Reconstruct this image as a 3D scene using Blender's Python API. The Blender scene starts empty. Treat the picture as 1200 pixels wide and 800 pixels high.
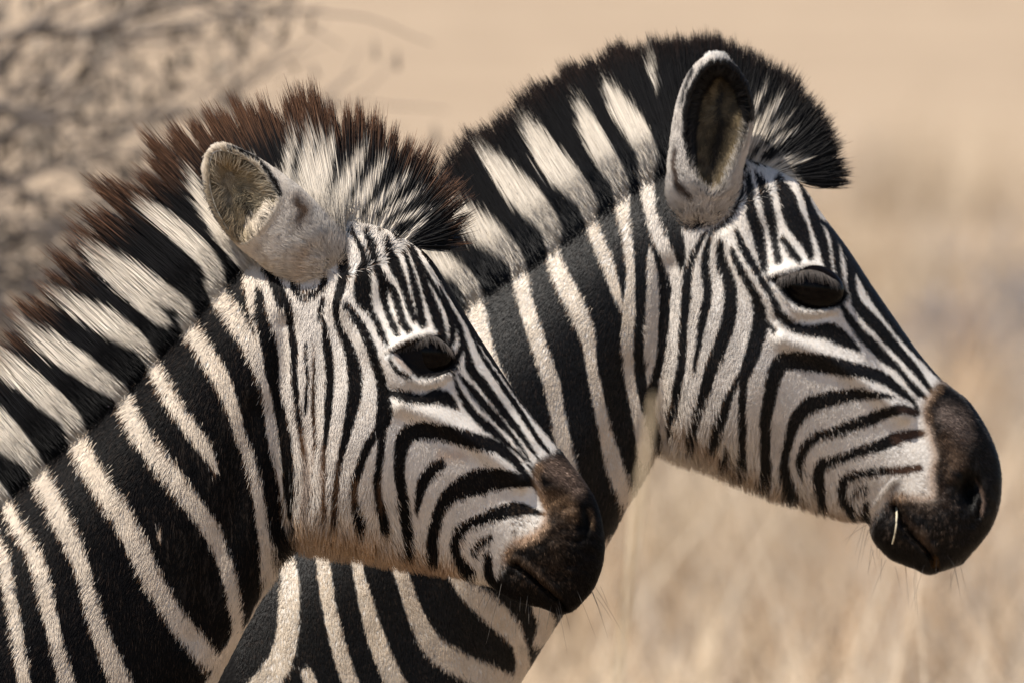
import bpy, math, random
import numpy as np

# ------------------------------------------------------------------ camera, sky, sun, exposure
scene = bpy.context.scene
PITCH = math.radians(2.2)
DIST = 20.0
AIM_Z = 1.55
cam_data = bpy.data.cameras.new("camera")
cam = bpy.data.objects.new("camera", cam_data)
scene.collection.objects.link(cam)
cam.location = (0.0, -DIST, AIM_Z + DIST * math.tan(PITCH))
cam.rotation_euler = (math.pi / 2 - PITCH, 0.0, 0.0)
cam_data.sensor_width = 36.0
cam_data.lens = 36.0 * (DIST - 0.06) / 1.2
cam_data.clip_start = 0.5
cam_data.clip_end = 6000.0
cam_data.dof.use_dof = True
cam_data.dof.focus_distance = DIST - 0.02
APERTURE = 0.062                                   # metres across the front lens
cam_data.dof.aperture_fstop = cam_data.lens / 1000.0 / APERTURE
cam_data.dof.aperture_blades = 0
scene.camera = cam

SUN_EL, SUN_AZ = 57.0, 231.0                       # azimuth clockwise from +Y (north)
world = bpy.data.worlds.new("World")
scene.world = world
world.use_nodes = True
wn = world.node_tree.nodes
wl = world.node_tree.links
bg = wn["Background"]
sky = wn.new("ShaderNodeTexSky")
sky.sky_type = "NISHITA"
sky.sun_disc = False
sky.sun_elevation = math.radians(SUN_EL)
sky.sun_rotation = math.radians(SUN_AZ)
sky.altitude = 1200
wl.new(sky.outputs[0], bg.inputs[0])
bg.inputs[1].default_value = 0.09

sun_data = bpy.data.lights.new("sun", "SUN")
sun_data.energy = 4.6
sun_data.angle = math.radians(0.5)
sun_data.color = (1.0, 0.94, 0.85)
sun = bpy.data.objects.new("sun", sun_data)
scene.collection.objects.link(sun)
el, az = math.radians(SUN_EL), math.radians(SUN_AZ)
from mathutils import Vector
sun_from = Vector((math.sin(az) * math.cos(el), math.cos(az) * math.cos(el), math.sin(el)))
sun.rotation_euler = sun_from.to_track_quat("Z", "Y").to_euler()
sun.location = (-4, -6, 12)

vs = scene.view_settings
vs.view_transform = "Standard"
vs.look = "None"
vs.gamma = 1.0
vs.use_curve_mapping = False
vs.exposure = 0.56
scene.cycles.max_bounces = 6
scene.cycles.transparent_max_bounces = 6
scene.cycles_curves.shape = "RIBBONS"
scene.cycles_curves.subdivisions = 2

rng = np.random.default_rng(7)
random.seed(7)

# ------------------------------------------------------------------ small helpers
def link(o, parent=None):
    scene.collection.objects.link(o)
    if parent is not None:
        o.parent = parent
    return o

def tag(o, label=None, cat=None, group=None, kind=None):
    if label: o["label"] = label
    if cat: o["category"] = cat
    if group: o["group"] = group
    if kind: o["kind"] = kind
    return o

def mesh_obj(name, verts, faces, mat, parent=None, cols=None, smooth=True):
    me = bpy.data.meshes.new(name)
    me.from_pydata([tuple(map(float, p)) for p in verts], [], faces)
    me.update()
    if smooth:
        me.polygons.foreach_set("use_smooth", np.ones(len(me.polygons), dtype=bool))
    if cols is not None:
        at = me.color_attributes.new("col", "FLOAT_COLOR", "POINT")
        c = np.ones((len(verts), 4), dtype=np.float32)
        c[:, :3] = cols
        at.data.foreach_set("color", c.ravel())
    me.materials.append(mat)
    return link(bpy.data.objects.new(name, me), parent)

def hair_obj(name, pts, rad, cols, mat, parent, nrm=None):
    """pts n x k x 3, rad n x k, cols n x k x 3"""
    n, k = pts.shape[:2]
    hc = bpy.data.hair_curves.new(name)
    hc.add_curves([k] * n)
    hc.position_data.foreach_set("vector", np.ascontiguousarray(pts, dtype=np.float32).ravel())
    ra = hc.attributes.get("radius") or hc.attributes.new("radius", "FLOAT", "POINT")
    ra.data.foreach_set("value", np.ascontiguousarray(rad, dtype=np.float32).ravel())
    ca = hc.attributes.new("col", "FLOAT_COLOR", "POINT")
    c = np.ones((n * k, 4), dtype=np.float32)
    c[:, :3] = cols.reshape(-1, 3)
    ca.data.foreach_set("color", c.ravel())
    if nrm is not None:
        na = hc.attributes.new("nrm", "FLOAT_VECTOR", "POINT")
        na.data.foreach_set("vector", np.ascontiguousarray(np.repeat(nrm[:, None], k, 1), dtype=np.float32).ravel())
    hc.materials.append(mat)
    return link(bpy.data.objects.new(name, hc), parent)

def node_mat(name):
    m = bpy.data.materials.new(name)
    m.use_nodes = True
    nt = m.node_tree
    return m, nt, nt.nodes["Principled BSDF"]

_vn = np.random.default_rng(11).random((256, 256))
def vnoise(x, y):
    x = np.asarray(x, float); y = np.asarray(y, float)
    xi = np.floor(x).astype(int); yi = np.floor(y).astype(int)
    fx = x - xi; fy = y - yi
    fx = fx * fx * (3 - 2 * fx); fy = fy * fy * (3 - 2 * fy)
    a = _vn[yi % 256, xi % 256]; b = _vn[yi % 256, (xi + 1) % 256]
    c = _vn[(yi + 1) % 256, xi % 256]; d = _vn[(yi + 1) % 256, (xi + 1) % 256]
    return (a * (1 - fx) + b * fx) * (1 - fy) + (c * (1 - fx) + d * fx) * fy

def spline(p, per=6, closed=False):
    """Catmull-Rom through rows of p, per points per span"""
    p = np.asarray(p, float)
    if len(p) == 1:
        return p
    if closed:
        q = np.vstack([p[-1], p, p[0], p[1]])
    else:
        q = np.vstack([2 * p[0] - p[1], p, 2 * p[-1] - p[-2]])
    out = []
    for i in range(len(q) - 3):
        a, b, c, d = q[i:i + 4]
        t = np.linspace(0, 1, per, endpoint=False)[:, None]
        out.append(0.5 * (2 * b + (c - a) * t + (2 * a - 5 * b + 4 * c - d) * t * t + (3 * b - a - 3 * c + d) * t ** 3))
    out = np.vstack(out)
    if not closed:
        out = np.vstack([out, p[-1]])
    return out

def nums(s, k):
    if not isinstance(s, str): return np.asarray(s, float).reshape(-1, k)
    return np.array([float(x) for x in s.replace(";", " ").replace(",", " ").split()]).reshape(-1, k)
# ------------------------------------------------------------------ coat markings, drawn once on the flank plane of each animal (millimetres)
WHITE = (0.70, 0.655, 0.60)
BLACK = (0.0062, 0.0056, 0.0056)

class Coat:
    def __init__(self, u0, v0, u1, v1, res=2.0, base=BLACK):
        self.u0, self.v0, self.res = u0, v0, res
        self.w = int((u1 - u0) * res); self.h = int((v1 - v0) * res)
        self.img = np.empty((self.h, self.w, 3), np.float32); self.img[:] = base
    def _blend(self, x0, x1, y0, y1, a, col, mode):
        sub = self.img[y0:y1, x0:x1]
        a = a[..., None]
        if mode == "max":
            np.maximum(sub, a * np.array(col, np.float32), out=sub)
        elif mode == "mul":
            sub *= 1 - a + a * np.array(col, np.float32)
        else:
            sub *= 1 - a; sub += a * np.array(col, np.float32)
    def _grid(self, lo, hi):
        x0 = max(0, int((lo[0] - self.u0) * self.res)); x1 = min(self.w, int((hi[0] - self.u0) * self.res) + 2)
        y0 = max(0, int((lo[1] - self.v0) * self.res)); y1 = min(self.h, int((hi[1] - self.v0) * self.res) + 2)
        if x1 <= x0 or y1 <= y0: return None
        U, V = np.meshgrid(self.u0 + (np.arange(x0, x1) + .5) / self.res, self.v0 + (np.arange(y0, y1) + .5) / self.res)
        return x0, x1, y0, y1, U, V
    def stroke(self, s, col=BLACK, soft=0.8, alpha=1.0, mode="mix"):
        p = spline(nums(s, 3) if isinstance(s, str) else s, 5)
        m = p[:, 2].max() + soft + 1
        g = self._grid(p[:, :2].min(0) - m, p[:, :2].max(0) + m)
        if g is None: return
        x0, x1, y0, y1, U, V = g
        sd = np.full(U.shape, 1e9)
        for (ax, ay, ar), (bx, by, br) in zip(p[:-1], p[1:]):
            mm = max(ar, br) + soft + 1
            ix0 = max(0, int((min(ax, bx) - mm - U[0, 0]) * self.res)); ix1 = int((max(ax, bx) + mm - U[0, 0]) * self.res) + 2
            iy0 = max(0, int((min(ay, by) - mm - V[0, 0]) * self.res)); iy1 = int((max(ay, by) + mm - V[0, 0]) * self.res) + 2
            su, sv = U[iy0:iy1, ix0:ix1], V[iy0:iy1, ix0:ix1]
            if su.size == 0: continue
            dx, dy = bx - ax, by - ay
            t = np.clip(((su - ax) * dx + (sv - ay) * dy) / (dx * dx + dy * dy + 1e-9), 0, 1)
            d = np.hypot(su - ax - t * dx, sv - ay - t * dy) - (ar + t * (br - ar))
            np.minimum(sd[iy0:iy1, ix0:ix1], d, out=sd[iy0:iy1, ix0:ix1])
        a = np.clip(0.5 - sd / (2 * soft), 0, 1) * alpha
        self._blend(x0, x1, y0, y1, a.astype(np.float32), col, mode)
    def poly(self, s, col, soft=0.0, alpha=1.0, mode="mix", smooth=True):
        p = nums(s, 2)
        if smooth: p = spline(p, 4, closed=True)
        g = self._grid(p.min(0) - soft, p.max(0) + soft)
        if g is None: return
        x0, x1, y0, y1, U, V = g
        ins = inside(p, U, V)
        a = ins.astype(np.float32)
        if soft > 0:
            k = max(1, int(soft * self.res))
            for _ in range(2):
                for ax in (0, 1):
                    c = np.cumsum(np.pad(a, [(k + 1, k) if i == ax else (0, 0) for i in (0, 1)], mode="edge"), axis=ax)
                    n = a.shape[ax]
                    a = (np.take(c, range(2 * k + 1, 2 * k + 1 + n), axis=ax) - np.take(c, range(0, n), axis=ax)) / (2 * k + 1)
        self._blend(x0, x1, y0, y1, a * alpha, col, mode)
    def at(self, u, v):
        x = np.clip(((u - self.u0) * self.res).astype(int), 0, self.w - 1)
        y = np.clip(((v - self.v0) * self.res).astype(int), 0, self.h - 1)
        return self.img[y, x]
    def has(self, u, v):
        x = (u - self.u0) * self.res; y = (v - self.v0) * self.res
        return (x >= 0) & (x < self.w) & (y >= 0) & (y < self.h)
    def run(self, text, fat=0.0):
        """lines:  K|W|#name pts...   (u,v,r)   P... polygon"""
        for line in text.strip().splitlines():
            line = line.split("//")[0].strip()
            if not line: continue
            c, rest = line[0], line[1:].strip()
            if c == "K": self.stroke(nums(rest, 3) + np.array([0, 0, fat]), BLACK)
            elif c == "k": self.stroke(np.maximum(nums(rest, 3) - np.array([0, 0, .7]), .3), BLACK)
            elif c == "W": self.stroke(rest, WHITE)

def inside(p, U, V):
    ins = np.zeros(np.shape(U), bool)
    for (ax, ay), (bx, by) in zip(p, np.roll(p, -1, 0)):
        if ay == by: continue
        c = (ay > V) != (by > V)
        ins ^= c & (U < (bx - ax) * (V - ay) / (by - ay) + ax)
    return ins

# ---- nearer animal
FACE_A = ("285,300 320,300 350,290 400,262 440,262 482,284 510,320 542,374 580,430 616,480 656,524 700,590 710,655 664,722 600,712 560,690 "
          "500,668 440,662 390,655 352,632 338,600 330,545 314,490 306,440 300,390 288,345")
STRIPES_A = """
W -10,620,6; 4,645,7; 12,685,7; 20,725,7; 32,800,8; 40,840,8
W -25,545,8; 0,577,8; 20,612,8; 44,652,9; 58,705,8.5; 71,760,8; 84,805,9; 95,850,9
W -40,465,18; 0,505,20; 28,528,13; 38,542,11; 60,580,12; 84,628,11; 100,668,9; 106,692,9; 120,740,10; 142,792,12; 160,830,12
W -20,408,12; 20,438,16; 55,465,15; 82,489,12; 90,512,12; 108,548,12.5; 136,588,13; 160,632,13; 176,668,12; 204,716,11; 224,744,12; 246,772,12
W 15,372,7; 55,402,13; 95,428,14; 124,448,12; 142,462,10.5; 160,498,11; 188,536,11.5; 216,572,11; 241,606,10; 256,636,8.5; 268,670,8; 275,708,7; 277,742,7; 262,772,10
W 60,342,6; 98,364,13; 138,385,14; 163,402,10; 178,424,8.5; 197,457,9; 220,492,9; 240,520,8; 253,546,3
W 100,290,8; 145,316,14; 188,344,13; 213,356,9; 221,380,10; 243,413,10.5; 262,446,10; 273,476,7.5; 281,505,6.5; 294,540,6; 303,584,6; 309,636,6.5; 312,680,9
W 105,308,4; 150,342,9; 180,366,9; 194,377,5
W 168,240,7; 205,268,13; 240,300,12; 252,322,10; 254,342,11; 270,363,11; 286,389,10; 300,420,8; 309,447,5; 315,470,6; 318,492,7; 322,517,8; 329,550,6.5; 333,585,4; 336,620,5; 337,645,5
W 222,200,4; 238,240,8; 260,276,9; 283,301,10; 300,322,9; 310,345,7; 319,368,7; 327,400,7; 334,440,8; 340,490,8
W 318,672,7; 300,715,5; 282,748,5; 262,780,9; 246,805,10
"""
FACE_STRIPES_A = """
K 303,338,4; 307,370,7; 315,402,8.5; 320,440,7; 325,470,5; 331,505,5; 335,540,5; 337,570,4; 342,605,3.6; 348,625,4
K 331,470,2; 338,505,2.2; 342,540,2; 345,580,2
K 337,352,4.4; 341,380,4; 345,405,4.2; 345,430,3.2; 347,458,3.4; 350,480,2.8; 353,505,2.2; 356,530,1.6
K 358,400,1.2; 360,440,1.4; 358,480,1.4
K 368,420,1.2; 367,470,1.6; 370,520,1.4
K 312,312,6; 321,325,7; 329,345,7; 332,357,4
K 342,322,2.5; 346,336,4; 357,344,5.5; 371,338,4.5; 380,329,4; 377,318,3
K 379,348,2.5; 376,358,3.2; 373,372,1.5
K 379,372,2.5; 384,405,4.6; 387,432,4.6; 386,462,4.4; 384,487,3.5; 381,522,1.8; 380,547,1.6; 380,585,2; 381,602,2.5
K 384,262,2; 392,274,3; 398,285,4; 402,305,6; 402,322,6.5; 397,342,4.5; 394,360,3.4; 397,378,3.6; 405,395,5.2; 412,415,7; 416,440,8; 415,465,7.2; 410,487,6; 404,515,4.2; 397,542,2.6; 394,570,2.8; 391,610,3
K 405,354,3; 415,366,4; 430,392,5; 440,420,5.2; 447,445,6; 450,470,8; 450,485,9; 446,500,7
K 446,500,6; 434,512,5; 426,532,4.6; 417,558,4.4; 415,578,4; 419,600,5; 422,617,6
K 447,500,5; 447,515,4.2; 445,535,4; 442,560,4; 444,585,4; 449,605,5.5; 451,620,5
K 456,455,2.5; 464,457,5; 477,461,6.5; 496,464,6; 514,461,9; 526,467,6.5; 535,475,2
K 480,648,4; 478,625,5; 474,602,6; 471,577,6; 468,548,6; 470,522,8; 477,506,10; 490,501,10; 507,502,10; 530,506,10; 550,512,9.5; 570,517,8; 585,523,6.5; 600,535,5; 612,549,3.6; 625,565,2.4; 635,582,2.4; 640,593,3
K 516,541,6; 505,548,7; 497,560,6.5; 491,576,5; 488,597,2
K 624,566,2; 616,563,5; 602,560,9; 580,559,13; 560,562,15; 543,568,12.5; 528,577,9.5; 516,592,6.5; 510,612,6.5; 506,635,6; 508,654,6
K 638,601,1.6; 622,597,4.5; 605,595,8; 585,599,7.6; 567,605,6.2; 552,611,6; 541,618,6; 534,629,6; 534,645,5; 542,660,6; 551,669,7
K 574,628,3.6; 560,637,4; 555,648,3
K 571,650,5; 572,667,5; 578,682,5
K 410,268,2; 420,284,3; 427,302,4; 425,322,9; 425,346,9.5; 433,360,4.5; 440,372,3.4; 447,387,4; 454,402,2
K 408,236,2; 418,252,2.6; 429,272,3.4; 436,292,5; 441,310,4.4; 449,328,5.6; 449,342,4.6; 453,360,3.6; 460,377,4; 464,386,4
K 449,326,4; 460,337,4; 467,357,4.5; 472,375,4.5; 480,385,3.6
K 430,246,2; 442,264,2.6; 453,284,3.8; 457,296,5.5; 463,310,6.8; 471,328,4.8; 476,342,4.4; 481,360,3.8; 486,372,3
K 452,262,1.6; 466,280,2; 477,303,2.4; 485,330,4; 490,352,4.5; 495,378,4.6
K 470,276,1.4; 484,300,2; 495,325,4; 502,345,5; 510,365,6; 515,382,6; 520,400,4
K 478,282,1.4; 492,306,2; 507,332,2.4; 517,348,2.6; 527,368,3.8; 530,387,4; 527,403,3
K 515,335,1; 530,365,2; 539,385,3.4; 541,402,4; 536,416,3.6
k 500,310,1; 517,333,1.2; 535,358,1.8; 552,390,2.4; 565,416,3.4; 578,435,3.6; 590,453,4; 602,470,4; 616,491,4; 630,513,3.8; 643,529,3
k 590,444,1.2; 604,463,1.6; 622,486,2; 646,514,2.4; 662,532,2.4
k 544,396,2.6; 548,415,5; 552,431,6.6; 565,447,7; 580,467,6; 595,487,5.4; 610,507,4.6; 625,528,3; 632,538,2
k 535,432,1.6; 541,440,3; 550,451,5; 562,466,6; 580,486,6; 595,503,4.6; 610,521,2.8; 623,543,2
k 597,506,1.2; 606,522,1.8; 616,537,1.8
k 531,434,2; 535,448,3.2; 544,467,5; 557,485,6; 572,498,6.4; 587,511,5; 601,524,3; 615,538,2.2; 630,560,2
K 455,416,1.6; 466,431,2.2; 480,438,2.2
"""
MUZZLE_A = ("646,530 658,525 672,542 692,567 712,605 716,650 700,700 664,728 630,722 600,728 578,700 578,680 590,664 590,646 600,637 616,632 "
            "630,624 640,610 639,596 630,568 622,546")
EYE_A = "458,407 472,401 486,396 503,392 516,396 530,413 535,425 523,433 506,439 490,439 479,430 469,418"
# ---- farther animal
FACE_B = ("800,262 830,262 850,235 872,200 905,195 938,210 990,285 1042,362 1100,441 1132,468 1176,550 1162,622 1110,672 1085,676 1028,650 1018,616 940,590 "
          "900,576 850,556 800,540 781,524 771,500 767,470 771,432 781,400 783,362 789,332 797,310")
STRIPES_B = """
W 400,250,12; 470,285,12; 532,316,11; 552,338,11; 558,362,11; 572,410,8; 592,450,6; 610,500,6
W 515,232,8; 556,262,16; 592,290,13; 606,308,10; 616,352,9; 634,408,9; 647,448,9.5; 655,490,8.5; 663,530,10; 674,580,11
W 572,184,9; 600,214,17; 626,241,17; 645,264,12; 648,290,8.5; 652,310,9; 665,336,11; 678,362,11; 689,392,9; 693,424,6.5; 701,464,7; 708,498,7.4; 718,536,10; 728,565,10; 745,605,12
W 622,150,10; 646,188,17; 671,214,15; 689,237,11; 691,250,8; 696,268,7.5; 710,300,8; 720,332,6; 728,358,3
W 680,120,5; 691,150,13; 707,180,14; 724,207,11; 729,232,9; 731,252,7.5; 736,280,6; 739,320,5; 737,356,7; 735,400,7; 738,440,6; 744,472,6; 752,504,8; 756,535,9
W 714,102,6; 727,125,13; 747,154,14; 759,180,12; 758,206,9; 762,238,7.6; 772,268,10; 781,291,9; 788,314,7.5; 794,332,6
W 765,60,2; 763,80,3; 770,100,2
W 762,290,2; 764,312,6; 765,340,7; 764,365,8; 762,400,8; 763,425,6.4; 760,445,3
W 330,630,9; 340,665,10; 340,700,12; 338,735,13; 330,764,14; 316,786,15; 300,805,16; 285,830,16
W 372,610,7; 376,630,8; 381,665,8; 386,700,8; 394,735,8.5; 404,770,9; 415,800,9; 430,840,9
W 412,610,7; 417,633,7; 421,665,6.4; 430,700,8.5; 440,735,10; 453,770,11; 468,800,11; 490,840,11
W 452,615,8; 462,644,8.5; 473,672,8; 482,700,9; 497,735,11; 515,757,13; 540,774,14; 570,788,14; 594,798,12
W 500,640,4; 530,668,5; 548,686,11; 572,707,14; 593,728,13; 607,749,9; 612,770,8; 610,800,8
W 361,780,7; 365,792,8; 370,815,9
W 622,684,3; 630,703,8; 640,728,10; 632,750,8
W 712,632,4; 705,648,4.5; 698,668,3
"""
FACE_STRIPES_B = """
K 777,240,8; 790,270,9; 797,294,6; 799,312,3
K 772,303,3; 777,325,5; 779,345,6; 779,370,5.4; 777,395,5; 775,415,4.4; 768,440,5; 764,460,5
K 827,270,2; 817,287,3; 809,307,4; 805,327,5; 804,347,5; 802,370,4.6; 800,395,4.6; 799,420,4.6; 795,445,5; 791,470,4.4; 787,488,4; 786,502,4
K 832,275,2; 827,295,4; 827,315,4.6; 829,340,5; 826,360,5; 822,380,4; 819,400,3; 815,420,2; 814,431,1.4
K 844,280,2.5; 846,305,6; 854,325,7; 856,347,7.5; 854,372,8; 846,395,8; 838,417,8; 831,437,7; 824,462,6; 817,482,4.6; 812,505,5; 812,521,4
K 857,290,3; 867,312,4.2; 876,327,4.4; 885,345,5.4; 890,362,7.4; 890,380,9; 885,400,9; 879,418,8; 872,436,6.5
K 892,372,4; 899,376,3; 907,383,3
K 872,436,4; 864,440,3; 855,460,4; 847,482,5.6; 840,505,6; 834,523,4.4
K 873,432,5; 871,448,4.5; 870,470,4; 870,495,4.5; 870,520,4; 871,552,4.6
K 852,524,2; 851,540,5
K 901,572,5; 899,552,6; 897,520,5.6; 897,490,6.2; 901,465,7.6; 906,440,8.5; 916,421,10; 930,419,11; 950,421,11; 970,424,10.6; 990,428,9; 1010,432,7.4; 1027,437,7; 1042,445,6; 1057,457,4.6; 1070,468,2.2; 1077,482,2
K 1046,462,1.4; 1030,460,4; 1010,459,6; 990,461,7.6; 970,465,9; 952,470,9.6; 939,480,8.4; 930,495,7; 924,515,5.2; 920,535,4.4; 921,552,6; 927,570,6.6; 938,584,5
K 937,551,2.6; 938,535,4.6; 944,522,5; 955,510,5.4; 975,504,5.6; 995,497,6.2; 1017,490,7; 1040,481,6.4; 1060,477,5; 1073,483,2.6
K 968,594,3.4; 961,570,6; 960,550,6.4; 967,540,6; 985,535,4.8; 1007,527,5.4; 1030,520,6.6; 1050,512,6.8; 1070,507,5; 1082,506,3.6
K 1001,602,4; 990,583,5.2; 987,567,5.4; 995,557,5; 1015,552,4.2; 1035,550,4; 1055,549,3.8; 1078,546,3.6
K 1002,578,3.8; 1008,573,2.4; 1017,570,2
K 1015,586,3.6; 1014,600,5; 1016,610,5
K 788,244,3; 797,254,4.4; 808,261,5; 822,260,3.4; 838,253,3; 850,241,3; 860,226,4; 869,207,3.4
K 824,272,1.6; 840,265,2.6; 853,254,2.6; 864,238,2.4; 872,220,2
K 877,205,3; 879,220,4.2; 880,245,6; 887,267,7; 892,290,6; 895,310,3.6; 899,320,2
K 862,266,2; 870,287,4.6; 882,307,4.6; 895,330,3.6; 905,346,4; 911,360,5; 920,373,6; 935,382,6; 955,385,7; 972,385,9.6; 987,394,8.6; 1000,402,5; 1006,408,2
K 888,203,3.4; 896,225,6; 901,245,6.2; 906,267,5; 909,287,4.2; 912,302,4.6
K 917,277,3; 927,292,4.6; 935,302,4
K 911,206,4; 922,230,9.6; 927,247,10.6; 936,265,10.6; 945,282,6; 950,298,4.2
K 938,216,2; 947,235,3.4; 957,262,6; 965,285,6; 969,305,5; 972,318,4
K 962,256,1.6; 975,272,3; 980,292,4.2; 982,312,4; 985,328,3
K 975,268,1.5; 989,287,3.6; 997,310,5; 998,330,5.2; 1002,348,5; 1010,362,7; 1025,377,7; 1040,394,6.4; 1055,411,5.2; 1070,427,4.6; 1080,440,3.6; 1092,456,2.4
K 968,259,1.4; 985,279,2.4; 998,300,4.6; 1011,322,5; 1024,344,5.4; 1039,366,5.4; 1058,390,5.4; 1077,411,5; 1097,433,4; 1106,444,3
K 1052,428,1.4; 1067,445,2.2; 1085,464,2.2
K 985,352,2; 990,362,3.4; 998,374,5; 1010,390,6; 1025,405,6.4; 1040,420,5.2; 1052,429,3.6; 1065,446,2.4; 1077,462,2
K 1004,306,1.2; 1020,328,1.4; 1040,354,1.2; 1066,392,1
"""
MUZZLE_B = ("1083,485 1088,467 1104,446 1134,466 1156,498 1178,548 1164,625 1112,674 1086,680 1046,664 1024,645 1022,618 1032,598 1042,584 1054,578 "
            "1068,583 1084,586 1096,581 1095,560 1094,545 1099,531 1094,514 1089,498")
EYE_B = "901,324 922,320 945,315 966,320 981,327 991,343 987,353 975,357 955,360 938,357 925,350 914,337"

def muzzle_tones(c, spots, dark):
    for s, col, soft, al in spots:
        c.stroke(s, col, soft, al)

def build_coat_a():
    c = Coat(-60, 60, 740, 860)
    c.poly(FACE_A, WHITE)
    c.run(STRIPES_A)
    c.run(FACE_STRIPES_A, .6)
    # a nick, paler hairs and streaks of shine painted into the neck's black
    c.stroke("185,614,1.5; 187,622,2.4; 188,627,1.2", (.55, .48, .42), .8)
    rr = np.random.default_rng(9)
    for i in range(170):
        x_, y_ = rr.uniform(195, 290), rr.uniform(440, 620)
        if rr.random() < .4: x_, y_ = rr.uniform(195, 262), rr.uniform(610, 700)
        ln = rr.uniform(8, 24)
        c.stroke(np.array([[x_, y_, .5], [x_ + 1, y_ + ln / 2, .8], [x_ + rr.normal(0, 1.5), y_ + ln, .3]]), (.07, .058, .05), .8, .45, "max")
    # the long whitish mane between the ears
    for s in ("332,220,6; 340,180,5; 344,150,2.5", "350,238,9; 358,190,7; 364,150,2.5", "368,248,11; 380,200,8; 390,158,2.5", "388,252,11; 408,205,8; 428,170,2.5", "362,240,8; 372,190,5; 378,160,2",
              "408,256,9; 432,215,7; 452,185,2.5", "424,264,5; 448,232,4; 478,205,2", "436,270,4; 462,242,3.5; 496,222,2", "446,276,4; 470,256,3; 505,243,1.5",
              "470,286,5; 480,272,4; 498,258,1.5", "282,285,3; 272,240,2; 265,205,1", "305,270,3; 300,220,2; 298,180,1"):
        c.stroke(s, WHITE, 1.5, 0.92)
    # warm dirt low on the cheek and jaw, brownish lines between the cheek stripes
    for s, al in (("352,500,3; 358,530,4; 360,572,5; 358,600,6", .7), ("368,400,1.4; 366,440,1.2; 367,475,1.3; 369,510,1.4; 366,545,2", .6),
                  ("379,520,3; 379,560,3.5; 381,600,4", .7), ("396,535,2; 394,575,3; 392,600,3", .5), ("417,560,3; 416,580,4", .6), ("444,560,2; 446,590,3", .5)):
        c.stroke(s, (0.16, 0.085, 0.045), 2.0, al)
    c.stroke("345,618,12; 380,626,14; 420,636,14; 460,648,10; 505,660,8; 540,672,6", (0.62, 0.43, 0.27), 12, .9, "mul")
    c.stroke("345,632,3; 370,640,4; 400,650,4; 440,655,4; 480,662,4; 530,668,3", (0.5, 0.36, 0.24), 5, .8, "mul")
    c.stroke("518,530,6; 540,532,5", (0.75, 0.55, 0.4), 5, .6, "mul")
    c.poly(MUZZLE_A, (0.0075, 0.006, 0.0052), 3.0)
    for s, col, soft, al in (("645,545,10; 664,558,12; 676,572,8", (0.16, 0.11, 0.083), 7, .95),
                             ("640,580,6; 655,588,14; 668,600,10", (0.10, 0.060, 0.034), 7, .9),
                             ("655,610,12; 652,635,10; 650,660,8", (0.022, 0.014, 0.009), 9, .8),
                             ("690,600,4; 693,615,3", (0.16, 0.095, 0.05), 3, .6),
                             ("606,655,5; 630,672,4; 655,704,3", (0.085, 0.055, 0.035), 4, .6),
                             ("610,634,5; 628,626,5; 640,614,3", (0.5, 0.32, 0.2), 5, .7)):
        c.stroke(s, col, soft, al)
    c.stroke("606,660,2; 630,680,2; 656,704,2.2; 663,713,2", (0.003, 0.0025, 0.002), 1.2)
    c.stroke("682,590,4; 686,606,6; 684,622,6", (0.004, 0.0035, 0.003), 3)
    c.stroke("632,545,3; 628,560,2; 640,598,3; 628,624,3; 600,636,4; 590,656,4", (0.36, 0.22, 0.13), 4.5, .8)
    rr = np.random.default_rng(2)
    for i in range(240):
        x_, y_ = rr.uniform(600, 675), rr.uniform(590, 690)
        c.stroke(np.array([[x_, y_, .7], [x_ - 1.5, y_ + 3, .6]]), (0.06, 0.04, 0.027), .6, .8)
    c.poly(EYE_A, (0.006, 0.005, 0.005), 1.0)
    c.stroke("459,408,2; 472,402,3.4; 488,397,4; 503,394,4; 516,398,4; 529,411,4; 536,424,3; 524,432,2.6; 507,438,2.4; 490,438,2; 479,430,1.6", (0.006, 0.005, 0.005), 1)
    c.stroke("463,414,1.5; 470,421,2.4; 480,432,2", (0.55, 0.45, 0.38), 0.8)
    c.stroke("459,402,2.5; 470,396,3.6; 485,390,4; 500,386,4; 510,387,2.5", WHITE, 1)
    return c

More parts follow.
